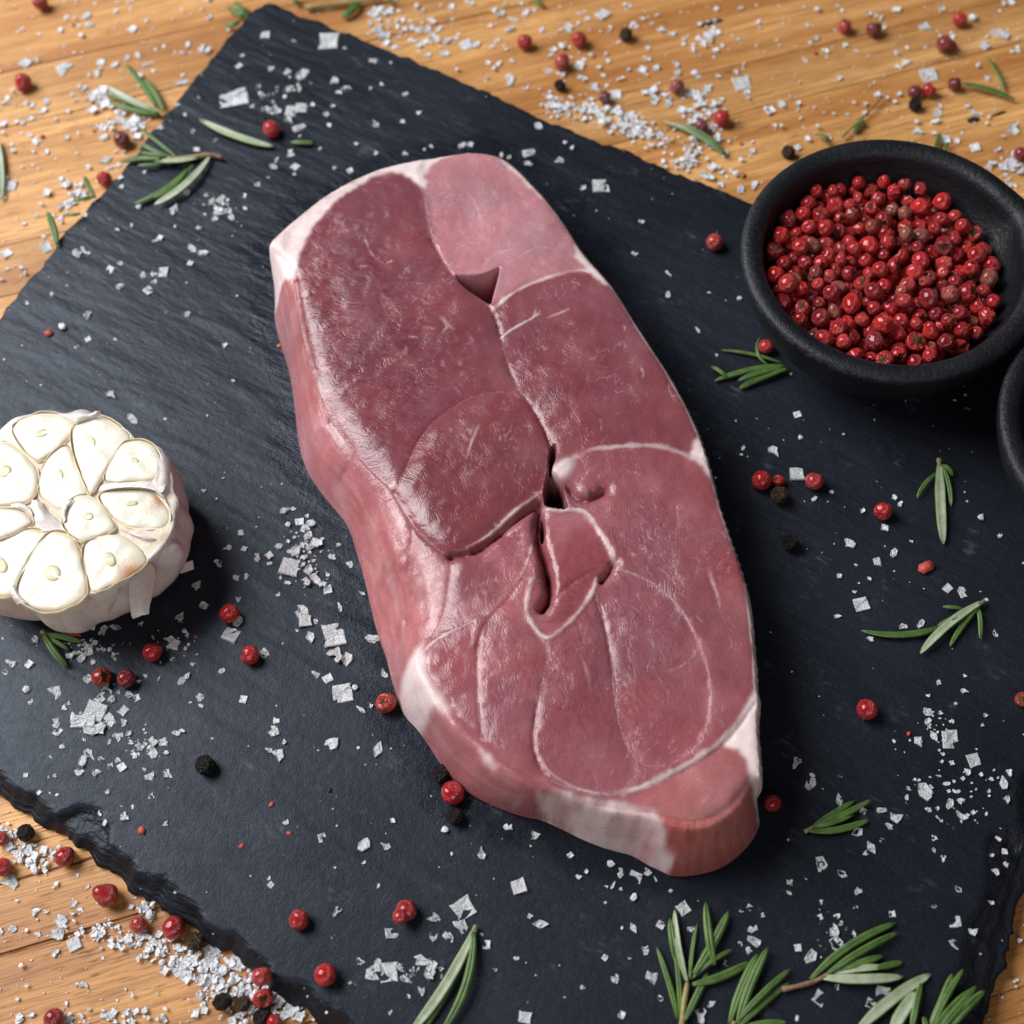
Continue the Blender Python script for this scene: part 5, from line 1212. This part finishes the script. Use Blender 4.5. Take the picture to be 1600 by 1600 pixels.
        if germ[i]:
            gx, gy, ga, gb, an = germ[i]; gv = []; n = 20; an = math.radians(an)
            g0 = PXY(z_([(gx, gy)]), ZC)[0] - c0; sc = .18 / 3.81 * .001 * 1.05
            zt = lambda w: (ZC + dz + .17) * .001 + float((w - c) @ tilt)
            for s, hh in ((1.0, -.00015), (.94, .00008), (.55, .00010), (.2, .00008)):
                for k in range(n):
                    t = 2 * math.pi * k / n; x, y = ga * s * math.cos(t), gb * s * math.sin(t) * 1.12
                    w = g0 + sc * np.array([x * math.cos(an) - y * math.sin(an), x * math.sin(an) + y * math.cos(an)]); gv.append((w[0], w[1], zt(w) + hh))
            gf = [(a * n + k, a * n + (k + 1) % n, (a + 1) * n + (k + 1) % n, (a + 1) * n + k) for a in range(3) for k in range(n)] + [tuple(3 * n + k for k in range(n))]
            link("germ", pymesh("germ", gv, gf, M_germ), o)
        # papery clove skin: a thin wall standing round the clove
        off = 1.035; V = []; SK = []; per = 0
        for j, q in enumerate(p):
            d = (q - c) / np.linalg.norm(q - c); top = (ZC + dz - .10 + .6 * vnoise(np.array([j * .33]), np.array([i * 7.7]), 81)[0]) * .001 + float((q - c) @ tilt)
            w = q + d * .00030
            for (o_, h) in ((.0, -.0026), (.0, -.0012), (.00004, 0), (.00016, .00004), (.00028, -.0012), (.0003, -.0026)):
                V.append((w[0] + d[0] * o_, w[1] + d[1] * o_, top + h)); SK.append((j * .004, h * 8, 0))
        m = len(p); F = [((j % m) * 6 + k, (j % m) * 6 + k + 1, ((j + 1) % m) * 6 + k + 1, ((j + 1) % m) * 6 + k) for j in range(m) for k in range(5)]
        me = pymesh("clove_skin", V, F, M_cskin); at = me.attributes.new("skn", 'FLOAT_VECTOR', 'POINT'); at.data.foreach_set("vector", np.array(SK, np.float32).ravel())
        link("clove_skin", me, o)
    # ---- uncut side clove bulging on the right, and loose paper
    def sheet(pts3, name, rows, curl=.0):
        """pts3: rows of (x, y, h) in the zoom frame -> thin double sided paper"""
        g = np.array([[P(x / 3.81, 600 + y / 3.81, ZS + h * .001) - np.array([c0[0], c0[1], ZS]) for x, y, h in r] for r in rows])
        def fine(g):
            g = np.stack([smooth_poly(r, 2, False) for r in g]); g = np.stack([smooth_poly(g[:, k], 2, False) for k in range(g.shape[1])], 1); return g
        g = fine(g); a, b = g.shape[:2]
        g[..., 2] += .00012 * rng.standard_normal((a, b))
        V = g.reshape(-1, 3); V2 = V.copy(); V2[:, 2] -= .00012
        F = [(i * b + j, i * b + j + 1, (i + 1) * b + j + 1, (i + 1) * b + j) for i in range(a - 1) for j in range(b - 1)]
        n = a * b; F2 = [tuple(n + q for q in f[::-1]) for f in F]
        SK = [(i * .01, j * .01, 0) for i in range(a) for j in range(b)] * 2
        me = pymesh(name, np.vstack([V, V2]), F + F2, M_skin); at = me.attributes.new("skn", 'FLOAT_VECTOR', 'POINT'); at.data.foreach_set("vector", np.array(SK, np.float32).ravel())
        return link(name, me, root)
    bm = bmesh.new(); bmesh.ops.create_icosphere(bm, subdivisions=4, radius=1)
    sc = P(968 / 3.81, 600 + 1005 / 3.81, ZS + .018) - np.array([c0[0], c0[1], ZS])
    for v in bm.verts:
        c = v.co.copy(); k = 1 + .05 * hsh(c, 3, 3)
        v.co = Vector((c.x * .0056, c.y * .0042, c.z * .0060)) * k + Vector(sc)
    me = bmmesh("side_clove", bm, M_skin); link("side_clove", me, root)
    sheet(None, "skin_flap", [[(905, 360, 24), (960, 380, 24.5), (1010, 450, 22), (1058, 530, 18)], [(930, 450, 25.6), (985, 470, 25.4), (1045, 520, 22.5), (1082, 590, 17)], [(940, 540, 26.2), (1000, 570, 26), (1050, 620, 22), (1088, 680, 16)], [(880, 600, 26.2), (970, 640, 26.2), (1030, 720, 22), (1086, 770, 15)], [(985, 690, 25.5), (1010, 740, 24.5), (1045, 800, 20), (1075, 840, 15)]])
    sheet(None, "skin_flap", [[(585, 640, 25.2), (600, 600, 25.8), (640, 590, 25.6)], [(720, 615, 26.4), (740, 600, 26.6), (760, 585, 25.6)], [(860, 615, 26.4), (880, 595, 26.6), (890, 578, 25.6)], [(960, 650, 26.0), (985, 620, 26.2), (985, 580, 25.4)]])
    sheet(None, "skin_flap", [[(700, 860, 25.0), (760, 880, 25.8), (800, 880, 25.6)], [(800, 905, 25.2), (850, 920, 26.2), (880, 915, 25.8)], [(900, 960, 22), (930, 950, 24), (960, 930, 24)], [(880, 1000, 20), (940, 985, 23), (1030, 945, 20)]])
    sheet(None, "skin_flap", [[(770, 1170, 24.5), (830, 1120, 24.8), (900, 1065, 24.5)], [(765, 1240, 20), (840, 1200, 21), (930, 1120, 21)], [(770, 1300, 16), (840, 1290, 16.5), (910, 1230, 16)], [(785, 1400, 13.5), (840, 1350, 15), (890, 1330, 14)], [(800, 1395, 13), (850, 1375, 14.5), (885, 1370, 14)]])
    sheet(None, "skin_flap", [[(540, 1250, 25), (620, 1215, 25.2), (700, 1190, 25)], [(600, 1310, 21), (650, 1290, 21.5), (700, 1260, 21)], [(630, 1400, 13), (645, 1370, 14.5), (665, 1330, 16)]])
    sheet(None, "skin_flap", [[(415, 170, 25), (440, 210, 25.8), (450, 240, 25.4)], [(425, 180, 26.4), (470, 200, 26.6), (480, 225, 25.4)], [(545, 180, 25.6), (560, 185, 26.4), (600, 192, 25.2)], [(570, 160, 27.0), (582, 160, 27.2), (598, 156, 26.8)]])
    sheet(None, "skin_flap", [[(60, 1215, 25.2), (75, 1205, 26), (95, 1200, 25.2)], [(70, 1270, 25), (90, 1262, 26.4), (110, 1255, 25.4)], [(100, 1312, 23), (140, 1300, 25.6), (190, 1318, 24.6)]])
    sheet(None, "root_paper", [[(175, 690, 24), (205, 690, 26.2), (235, 690, 25.4)], [(190, 750, 25), (230, 745, 26.6), (280, 760, 25)], [(210, 820, 25), (260, 810, 26.2), (330, 800, 25)], [(250, 880, 24.6), (300, 870, 25.2), (400, 880, 24.8)]])
    sheet(None, "root_paper", [[(365, 740, 24.6), (375, 710, 26), (440, 680, 25.6)], [(370, 790, 25.4), (380, 760, 26.6), (400, 740, 25.6)], [(375, 835, 25), (390, 810, 26), (400, 800, 25)]])
    sheet(None, "root_paper", [[(60, 715, 25), (70, 730, 26.2), (90, 745, 25)], [(130, 705, 25.6), (140, 725, 26.2), (160, 760, 25)], [(175, 735, 25.2), (190, 760, 26), (200, 800, 25)]])
    return c0
build_garlic()
# a scrap of garlic paper lying on the slate
def scrap(pts, label):
    g = np.array([P(u, v, ZS + h * .001) for u, v, h in pts]); c = g.mean(0); g = g - c
    V = np.vstack([g, g - np.array([0, 0, .00015])]); n = len(g)
    me = pymesh("garlic_paper", V, [tuple(range(n)), tuple(range(2 * n - 1, n - 1, -1))] + [(k, k + n, (k + 1) % n + n, (k + 1) % n) for k in range(n)], M_skin, False)
    at = me.attributes.new("skn", 'FLOAT_VECTOR', 'POINT'); at.data.foreach_set("vector", np.zeros(6 * n, np.float32))
    tag(link("garlic_paper", me, None, tuple(c)), label, "garlic skin")
scrap([(283, 882, 1.5), (301, 875, 1.0), (303, 889, .8), (282, 896, 1.2)], "greyish scrap of garlic paper on the slate right of the garlic head")

# ------------------------------------------------------------------ flake salt
def flake_mesh(seed, square):
    """broken hopper crystal: an uneven plate with raised rim facets, unit size, resting on z = 0"""
    r_ = random.Random(seed)
    n = r_.choice((4, 5, 5, 6)) if square else r_.choice((6, 7, 8, 9, 10))
    out = []
    if square:
        base = [(-.5, -.5), (.5, -.5), (.5, .5), (-.5, .5)]
        for k, (x, y) in enumerate(base):
            x2, y2 = base[(k + 1) % 4]
            out.append((x * r_.uniform(.82, 1.05), y * r_.uniform(.82, 1.05)))
            if r_.random() < .8:
                t = r_.uniform(.3, .7); q = r_.uniform(.78, .98); out.append(((x + (x2 - x) * t) * q, (y + (y2 - y) * t) * q))
            if r_.random() < .35:
                t = r_.uniform(.72, .9); q = r_.uniform(.7, 1.0); out.append(((x + (x2 - x) * t) * q, (y + (y2 - y) * t) * q))
    else:
        asp = r_.uniform(.5, .95)
        for k in range(n):
            a = 2 * math.pi * (k + r_.uniform(-.28, .28)) / n; q = .5 * r_.uniform(.38, 1.2); out.append((q * math.cos(a), q * asp * math.sin(a)))
    n = len(out); V = []; tx, ty = r_.uniform(-.16, .16), r_.uniform(-.16, .16)
    zt = lambda x, y: .10 + tx * x + ty * y
    V += [(x, y, 0.0 + max(0, zt(x, y) - .13)) for x, y in out]
    V += [(x * .94, y * .94, zt(x, y) + r_.uniform(-.03, .16)) for x, y in out]
    V += [(x * .55 + r_.uniform(-.05, .05), y * .55 + r_.uniform(-.05, .05), zt(x, y) + r_.uniform(-.08, .12)) for x, y in out]
    V += [(r_.uniform(-.05, .05), r_.uniform(-.05, .05), zt(0, 0) + r_.uniform(-.06, .12)), (0, 0, 0)]
    F = []
    for k in range(n):
        k2 = (k + 1) % n
        F += [(k, k2, n + k2, n + k), (n + k, n + k2, 2 * n + k2, 2 * n + k), (2 * n + k, 2 * n + k2, 3 * n), (k2, k, 3 * n + 1)]
    return V, F
FL = [flake_mesh(100 + i, i % 8 == 0) for i in range(32)]
FM = [pymesh("salt_flake", V, F, M_salt, False) for V, F in FL]
def grain_mesh(seed):
    r_ = random.Random(seed); bm = bmesh.new(); bmesh.ops.create_icosphere(bm, subdivisions=1, radius=.5)
    for v in bm.verts: v.co *= r_.uniform(.65, 1.1); v.co.z = v.co.z * .75 + .32
    V = [tuple(v.co) for v in bm.verts]; F = [tuple(v.index for v in f.verts) for f in bm.faces]; bm.free(); return V, F
GRN = [grain_mesh(300 + i) for i in range(8)]

S = """365,152,40 394,165,12 378,87,8 373,103,9 310,152,6 277,163,10 289,178,8 250,200,14 301,206,11 336,219,8 307,233,9 188,277,8 189,292,8 225,268,5 293,302,12 274,325,17 270,332,14 330,315,14 348,312,15 340,330,16 355,330,14 362,340,16 335,342,10 322,305,9 382,305,12 383,325,8 217,324,8 273,354,7 205,352,9 182,358,10 310,356,10 245,375,14 250,372,8 133,336,8 130,390,15 122,398,15 138,395,8 298,388,18 316,396,18 297,411,8
414,55,14 460,64,8 514,64,28 538,75,8 584,95,15 610,97,8 423,108,11 450,112,16 472,117,24 451,139,14 467,138,14 404,135,14 410,150,16 425,147,14 418,170,18 432,172,14 455,173,18 470,168,16 452,187,16 468,200,22 488,163,9 522,126,18 540,138,20 530,145,12 634,147,12 579,138,9 596,132,9 519,165,9 510,178,7 515,195,9 586,194,14 628,190,9 655,176,10 454,240,14 432,250,12 426,260,14 461,260,11 459,272,8 500,232,7 557,225,7 587,238,9 632,240,10 663,233,6 673,228,8 722,227,14 735,225,8 522,262,8 547,266,8 785,243,14 795,246,10 403,287,10 420,278,8
842,197,22 883,222,8 894,230,10 827,239,22 826,255,14 876,250,16 912,293,15 938,290,24 1002,346,10 992,395,9 1044,427,12 1044,460,13 1107,457,7 1090,515,12 1155,467,8 1120,555,6
1246,647,10 1250,682,10 1161,699,8 1210,704,19 1245,740,20 1299,768,9 1273,779,11 1349,797,11 1397,776,9 1407,786,11 1383,824,10 1326,848,18 1373,878,22 1398,865,17 1338,882,6 1312,899,9 1358,903,9 1532,809,11 1562,837,8 1424,845,6
1481,919,12 1503,925,18 1336,924,7 1346,944,20 1309,962,10 1410,978,15 1438,973,16 1360,998,12 1542,936,8 1555,990,14 1452,1112,17 1450,1127,12 1487,1126,8 1467,1067,9 1507,1079,11 1451,1086,7 1508,1056,7 1540,1118,8 1535,1133,8 1397,1158,8 1437,1159,22 1460,1150,16 1485,1155,26 1522,1187,17 1513,1207,13 1533,1209,7 1245,1190,20 1267,1226,22 1270,1211,9 1312,1213,6 1467,1212,8 1480,1223,12 1443,1235,28 1420,1232,9 1417,1245,10 1577,1206,12 1570,1225,24 1574,1247,16 1484,1257,18 1500,1251,15 1503,1275,22 1453,1265,10 1465,1262,8 1378,1266,16 1402,1277,20 1349,1267,9 1311,1250,18
1342,1300,22 1389,1291,15 1378,1313,9 1362,1324,18 1352,1334,12 1284,1354,30 1317,1367,20 1235,1379,12 1231,1394,13 1260,1371,8 1284,1410,12 1341,1393,14 1336,1419,9 1308,1431,11 1314,1443,12 1304,1457,22 1307,1475,24 1335,1460,12 1247,1481,10 1266,1496,24 1394,1428,9 1498,1391,15 1459,1416,9 1492,1440,16 1522,1455,14 1491,1475,18 1549,1410,9 1556,1360,14 1551,1336,9 1573,1351,9 1570,1330,8 1460,1329,9 1474,1340,11 1461,1309,10 1560,1310,10 1281,1560,18 1308,1541,10 1380,1552,20 1362,1568,14 1246,1592,10
836,1307,15 891,1336,8 903,1370,11 916,1362,10 810,1385,20 954,1350,12 970,1364,16 993,1370,18 1012,1362,18 1024,1373,9 958,1383,12 948,1385,6 970,1389,7 990,1402,12 946,1410,6 1048,1391,8 1068,1420,18 1171,1418,8 1158,1423,7 828,1431,9 845,1443,22 990,1450,15 972,1450,7 1032,1445,11 1081,1452,14 1009,1484,16 1019,1527,20 962,1530,18 945,1496,8 984,1497,7 910,1543,10 971,1586,13 820,1590,16 806,1497,10 1176,1452,16 1178,1470,22 1157,1474,10 1170,1486,11 1192,1430,8 1095,1585,24 1110,1570,16 1032,1560,10 1135,1505,7
445,1285,14 503,1309,12 570,1318,28 602,1322,15 569,1347,9 613,1281,12 695,1297,11 705,1333,8 752,1333,18 793,1292,14 591,1384,8 420,1372,8 423,1382,8 527,1423,18 612,1458,18 681,1434,26 725,1420,30 723,1448,28 678,1462,18 700,1463,22 563,1504,16 582,1523,24 590,1508,20 608,1518,28 628,1512,14 632,1530,16 645,1515,8 660,1500,30 675,1510,26 668,1525,18 660,1550,20 638,1556,9 609,1582,8 760,1476,12 773,1515,7 752,1460,8 547,1535,6 520,1465,8 464,1290,7
18,1037,18 8,1050,10 45,1038,11 42,1078,12 85,1080,24 48,1097,10 107,1100,11 101,1106,11 137,1060,16 165,1077,20 156,1093,14 175,1092,14 130,1120,36 150,1112,28 168,1125,30 140,1140,32 155,1142,22 88,1130,16 90,1143,12 193,1110,14 193,1128,14 202,1145,14 185,1150,12 170,1158,10 97,1165,12 104,1155,7 205,1160,10 218,1168,16 240,1160,16 255,1160,14 275,1145,14 285,1142,10 210,1180,12 238,1175,18 140,1178,22 130,1190,18 158,1185,10 183,1187,16 172,1197,8 190,1198,12 122,1207,22 148,1207,20 226,1203,10 236,1213,20 260,1208,20 80,1183,8 100,1195,6 85,1212,8 75,1214,6 40,1211,7 60,1238,9 88,1242,8 168,1237,10 236,1243,11 155,1271,11 164,1286,10 193,1275,18 207,1261,7 258,1288,14 200,1085,16 213,1090,10 227,1055,9 217,1064,8 248,1060,8 285,1062,16 292,1057,12 300,1038,10 312,1090,14 315,1102,10 297,1097,7 347,1047,11 380,1093,11 293,993,14 272,1008,20 265,1000,14 288,1018,7 282,965,16 270,1027,6 160,985,18 180,980,16 145,980,12 100,990,14 55,1000,14 140,1010,18 120,1020,16 110,1025,12 128,1028,14 150,1005,12 178,1025,14 145,1035,9 220,975,9 238,996,8 350,962,10 372,970,18 365,985,12 360,992,22
318,766,8 376,832,8 356,856,12 338,877,10 342,883,9 381,857,8 402,871,14 421,867,10 421,880,9 436,852,14 450,845,10 450,820,9 445,797,16 458,795,10 468,815,12 475,825,16 478,838,14 485,818,14 460,862,24 472,852,14 485,855,16 493,848,14 500,850,8 452,885,26 466,877,8 490,875,10 482,892,22 490,900,18 496,908,18 480,910,14 505,915,12 512,921,12 511,897,9 520,870,12 548,882,14 572,910,8 566,927,9 448,911,12 438,902,9 435,928,8 370,903,11 385,900,12 373,937,14 318,945,14 308,915,16 473,957,25 477,970,16 493,970,9 485,993,24 464,985,7 523,992,32 525,1020,22 543,1027,26 530,1030,14 531,948,16 583,998,26 600,1053,18 413,1021,16 494,1054,14 512,1060,13 535,1083,28 555,1074,10 564,1108,16 580,1103,10 429,1142,22 431,1126,12 434,1178,22 421,1172,11 519,1160,28 590,1170,22 444,1160,10
174,617,17 204,654,24 258,654,6 137,491,18 98,512,12 119,542,8 137,530,8 42,474,9 80,459,8 293,491,14 350,539,11 185,448,18 223,429,14 241,428,12 255,426,16 242,441,11 232,454,13 172,421,11 188,411,9 364,594,6 180,530,7 198,524,6 292,441,6"""
SW = """98,108,28 40,98,16 58,93,12 135,25,16 140,38,14 95,46,11 207,45,11 128,56,9 284,15,10 326,27,16 293,70,12 285,82,14 315,75,18 325,80,12 217,86,16 198,90,14 230,100,16 158,97,10 180,100,12 151,114,18 240,110,9 285,128,26 112,147,12 73,157,16 12,155,14 40,160,10 50,165,10 67,173,13 145,150,18 155,160,16 165,163,14 150,145,14 48,185,12 35,192,10 5,193,10 190,188,16 200,195,20 215,190,14 218,195,12 170,192,10 160,215,18 57,222,14 105,215,12 73,236,13 20,235,14 52,236,9 215,212,12 165,250,18 172,262,14 185,258,12 138,260,11 15,290,18 10,280,12 95,280,12 105,290,14 120,300,18 130,305,16 112,310,12 95,322,16 107,322,10 55,335,9 95,340,12 37,349,8 72,385,20 10,395,14 68,370,10
585,20,16 578,35,16 590,45,18 600,55,16 612,20,10 632,45,10 654,45,16 668,45,12 675,32,12 680,60,14 700,62,15 728,70,16 744,68,14 641,63,10 623,58,10 655,70,9 668,85,10 695,83,14 714,58,8 765,40,9 769,72,9 778,62,8 778,100,12 762,97,9 797,45,16 797,125,30 800,95,10 705,10,12 738,5,10 782,20,18 772,17,12 822,20,14 802,30,18 846,47,12 875,47,12 888,40,18 941,22,18 990,37,12 1003,28,10 917,29,9 1027,23,8 1034,46,13 1052,53,14 1070,60,12 1090,60,14 1110,60,16 1117,78,12 1119,14,12 1128,70,9 865,77,9 878,74,11 947,84,9 950,95,9 912,93,8 936,106,8 943,117,8 947,133,9 855,110,15 880,115,14 905,102,14 911,122,14 928,135,20 1013,75,11 1013,93,11 1025,107,18 1004,108,12 1057,100,16 1060,113,16 1085,115,12 1092,118,11 1018,143,16 1024,155,16 1045,161,18 1076,146,18 1088,150,12 1104,138,16 1160,130,24 1166,143,14 963,148,14
1277,15,10 1359,22,12 1377,27,10 1471,14,16 1446,41,19 1402,15,9 1519,29,13 1563,52,32 1538,70,18 1543,57,9 1581,3,14 1380,42,12 1275,60,16 1262,40,7 1290,78,14 1322,70,10 1401,82,15 1417,96,12 1403,104,10 1312,122,14 1452,117,22 1372,147,14 1224,163,18 1203,172,14 1211,195,10 1543,121,15 1367,128,7 1406,145,8 1466,177,19 1458,190,12 1433,205,16 1460,208,10 1478,218,12 1495,219,12 1511,166,12 1525,177,18 1582,200,20 1524,230,14 1559,233,11 1547,260,16 1577,255,26 1580,265,20 1595,270,16 1263,217,13 1246,230,14 1175,235,14 1150,272,12 1157,295,16
15,1375,32 115,1410,16 125,1420,12 55,1425,14 95,1440,22 90,1460,20 60,1460,12 18,1452,18 115,1475,18 85,1490,14 225,1420,16 235,1430,18 285,1510,34 330,1490,30 130,1538,18 165,1585,20 255,1590,16 50,1585,14 30,1595,14 345,1515,24 322,1535,24 370,1505,20 395,1580,18 385,1530,18"""
CLU = [(870, 168, 24, 10, 32), (905, 175, 20, 9, 24), (945, 180, 28, 12, 40), (985, 196, 24, 10, 40), (1004, 208, 14, 7, 14), (1100, 168, 18, 18, 30), (1088, 185, 15, 12, 18), (1030, 222, 12, 12, 12), (1080, 240, 18, 16, 26), (1118, 215, 12, 14, 12), (1110, 272, 22, 12, 12), (1060, 262, 16, 10, 12),
       (600, 40, 22, 20, 14), (660, 55, 30, 15, 14), (1105, 65, 22, 22, 14), (1040, 150, 25, 12, 16), (155, 155, 22, 14, 20), (200, 195, 20, 10, 16), (120, 300, 16, 18, 16), (1580, 260, 18, 12, 14),
       (20, 1310, 16, 16, 26), (42, 1335, 18, 14, 28), (62, 1352, 14, 10, 14), (155, 1455, 26, 8, 22), (185, 1470, 18, 8, 14), (222, 1470, 22, 16, 30), (250, 1487, 18, 14, 24), (285, 1500, 18, 14, 20), (312, 1512, 26, 18, 46), (350, 1522, 26, 20, 50), (332, 1550, 24, 18, 30), (388, 1548, 22, 22, 28), (432, 1548, 26, 22, 46), (462, 1572, 26, 16, 34), (385, 1590, 30, 12, 30), (200, 1590, 26, 12, 24), (110, 1592, 22, 10, 16), (230, 1425, 12, 12, 12)]
CLS = [(150, 1130, 34, 26, 26), (230, 1165, 36, 18, 20), (480, 870, 30, 44, 34), (150, 1010, 50, 26, 30), (440, 160, 40, 40, 24), (345, 325, 22, 20, 14), (280, 1010, 30, 30, 14), (660, 1515, 34, 20, 16), (1290, 1460, 30, 30, 10), (1490, 1240, 60, 60, 26), (1450, 1140, 50, 40, 14)]
def parse(s): return [tuple(float(x) for x in t.split(',')) for t in s.split()]
items = [(u, v, d, 0) for u, v, d in parse(S)] + [(u, v, d, 1) for u, v, d in parse(SW)]
fine = []
for cs, w in ((CLU, 1), (CLS, 0)):
    for (u, v, ru, rv, n) in cs:
        for _ in range(int(n * (1.35 if w else 1.9))):
            fine.append((u + rnd.gauss(0, .8 if w else .55) * ru, v + rnd.gauss(0, .8 if w else .55) * rv, rnd.choice((4, 5, 6, 8, 9, 11, 13, 15)) * (1 if w else .62), w))
for _ in range(5200):                                            # thin scatter everywhere
    u, v = rnd.uniform(-20, 1620), rnd.uniform(-20, 1620)
    g = P(u, v, ZS); w = 0 if gz(g[0], g[1]) > 0 else 1
    if w == 0 and rnd.random() < .86: continue
    fine.append((u, v, rnd.choice((2, 2.5, 3, 3, 4, 5)) if w == 0 else rnd.choice((2, 3, 3, 4, 5, 6, 8, 10)), w))
meat_zone = PXY([(405, 388), (470, 328), (620, 250), (745, 230), (830, 280), (960, 445), (1070, 620), (1130, 790), (1195, 1050), (1205, 1230), (1190, 1300), (1090, 1372), (1030, 1366), (850, 1288), (700, 1222), (620, 1110), (590, 1000), (550, 835), (470, 735), (440, 560)], 2)
gar_zone = PXY([(-60, 700), (-30, 660), (20, 642), (160, 640), (280, 720), (288, 860), (270, 920), (200, 962), (110, 975), (0, 965), (-60, 930)], 2)
def blocked(x, y, r):
    X_, Y_ = np.array([x]), np.array([y])
    if inside(X_, Y_, meat_zone)[0] or inside(X_, Y_, gar_zone)[0]: return True
    if math.hypot(x - bowl_c[0], y - bowl_c[1]) < BR * .55 + r or math.hypot(x - b2[0], y - b2[1]) < .022: return True
    return False
def zone(u, v, w, d):
    big = "large" if d >= 24 else ("medium" if d >= 15 else "small")
    if w:
        if v > 1200: return big + " white salt flake on the wood at the near left corner"
        if u < 400: return big + " white salt flake on the wood left of the slate"
        if u < 1180: return big + " white salt flake on the wood behind the slate's far edge"
        return big + " white salt flake on the wood behind the bowls"
    if v < 300 and u < 800: return big + " salt flake on the slate between its far corner and the steak"
    if u < 420 and v < 700: return big + " salt flake on the slate above the garlic"
    if u < 330 and v >= 940: return big + " salt flake on the slate below the garlic"
    if u < 620 and v < 1250: return big + " salt flake on the slate between the garlic and the steak"
    if u < 1000 and v >= 1250: return big + " salt flake on the slate in front of the steak"
    if u > 780 and v < 660: return big + " salt flake on the slate between the steak and the bowl"
    if v < 1000: return big + " salt flake on the slate below the bowl, right of the steak"
    if v < 1300: return big + " salt flake on the slate right of the steak's lower end"
    return big + " salt flake on the slate among the near rosemary sprigs"
UNI = {(365, 152): "largest square salt flake near the slate's upper left edge", (514, 64): "diamond shaped salt flake near the slate's far corner",
       (938, 290): "square salt flake between the steak's top and the slate's far edge", (523, 992): "large square salt flake left of the steak beside two smaller ones",
       (535, 1083): "square salt flake left of the orange red peppercorn at the steak", (1563, 52): "largest pale salt flake on the wood at the top right",
       (15, 1375): "broad pale salt flake below the peppercorn at the left picture edge", (98, 108): "large round salt lump on the wood at the upper left",
       (1522, 1187): "neat square salt flake at the right between smaller crystals", (1284, 1354): "large flake of salt below the small rosemary tip", (797, 125): "broad salt flake at the slate's far edge right of the steak's top",
       (1452, 117): "square salt flake standing above the peppercorn trio behind the bowl", (570, 1318): "large curved salt flake in front of the steak's left side"}
items.sort(key=lambda t: -t[2])
placed = []
def stack_z(x, y, r, z0):
    z = z0
    for (px_, py_, pr_, pz_) in placed:
        if (px_ - x) ** 2 + (py_ - y) ** 2 < (.42 * (pr_ + r)) ** 2: z = max(z, pz_)
    return z
rest = []
SQ = {(365, 152), (514, 64), (938, 290), (535, 1083), (1522, 1187), (1452, 117), (414, 55), (523, 992), (1346, 944)}
nind = 0
for (u, v, d, w) in items:
    z0 = ZS if not w else 0.0
    c = P(u, v, z0 + .0003); 
    if w == 0 and gz(c[0], c[1]) == 0: w = 1; z0 = 0.0; c = P(u, v, .0003)
    if w == 1 and gz(c[0], c[1]) > 0: w = 0; z0 = ZS; c = P(u, v, ZS + .0003)
    px = np.linalg.norm(P(u + 5, v, z0) - P(u - 5, v, z0)) / 10; s = d * px * 1.2
    if blocked(c[0], c[1], 0): continue
    z = stack_z(c[0], c[1], s, z0)
    if nind < 300:
        k = rnd.randrange(0, 4) * 8 if (u, v) in SQ else rnd.randrange(32)
        o = link("salt_flake", FM[k], None, (c[0], c[1], z)); o.scale = (s, s * rnd.uniform(.85, 1.15), min(s, .0035) * rnd.uniform(.6, 1.0))
        o.rotation_euler = (rnd.uniform(-.14, .14), rnd.uniform(-.14, .14), rnd.uniform(0, 6.28) if (u, v) not in SQ else rnd.uniform(-.15, .15))
        shp = ("squarish " if k % 8 == 0 else ("slender " if k % 3 == 0 else ("angular " if k % 3 == 1 else "ragged ")))
        tag(o, UNI.get((u, v)) or shp + zone(u, v, w, d), "salt flake", "loose salt flakes"); nind += 1
        placed.append((c[0], c[1], s * .8, z + min(s, .0035) * .12))
    else: rest.append((c[0], c[1], z, s, d, w))
for (u, v, d, w) in fine:
    z0 = ZS if not w else 0.0
    c = P(u, v, z0)
    on = gz(c[0], c[1]) > 0
    if w == 0 and not on: continue
    if w == 1 and on: continue
    if blocked(c[0], c[1], 0): continue
    px = np.linalg.norm(P(u + 5, v, z0) - P(u - 5, v, z0)) / 10
    rest.append((c[0], c[1], z0 + (rnd.uniform(0, .0008) if w and d > 5 and v > 100 else 0), d * px, d, w))
for w, nm, lb in ((0, "fine_salt", "fine salt grains and crumbs scattered over the slate"), (1, "coarse_salt", "small salt grains strewn over the wooden table")):
    V = []; F = []; 
    for (x, y, z, s, d, ww) in rest:
        if ww != w: continue
        v0, f0 = rnd.choice(FL) if (rnd.random() < .92 and (d > 3 or w == 0)) else rnd.choice(GRN)
        a = rnd.uniform(0, 6.28); ca, sa = math.cos(a), math.sin(a); sz = min(s, .003) * rnd.uniform(.7, 1.0); n = len(V)
        tx, ty = rnd.uniform(-.3, .3), rnd.uniform(-.3, .3)
        V += [(x + s * (p[0] * ca - p[1] * sa), y + s * (p[0] * sa + p[1] * ca), z + sz * p[2] + max(0, s * (tx * p[0] + ty * p[1]))) for p in v0]
        F += [tuple(n + i for i in f) for f in f0]
    M_fs = mat_salt(nm + "_crystal", .26 if w else .40)
    tag(link(nm, pymesh(nm, V, F, M_fs, False)), lb, "salt", kind='stuff')
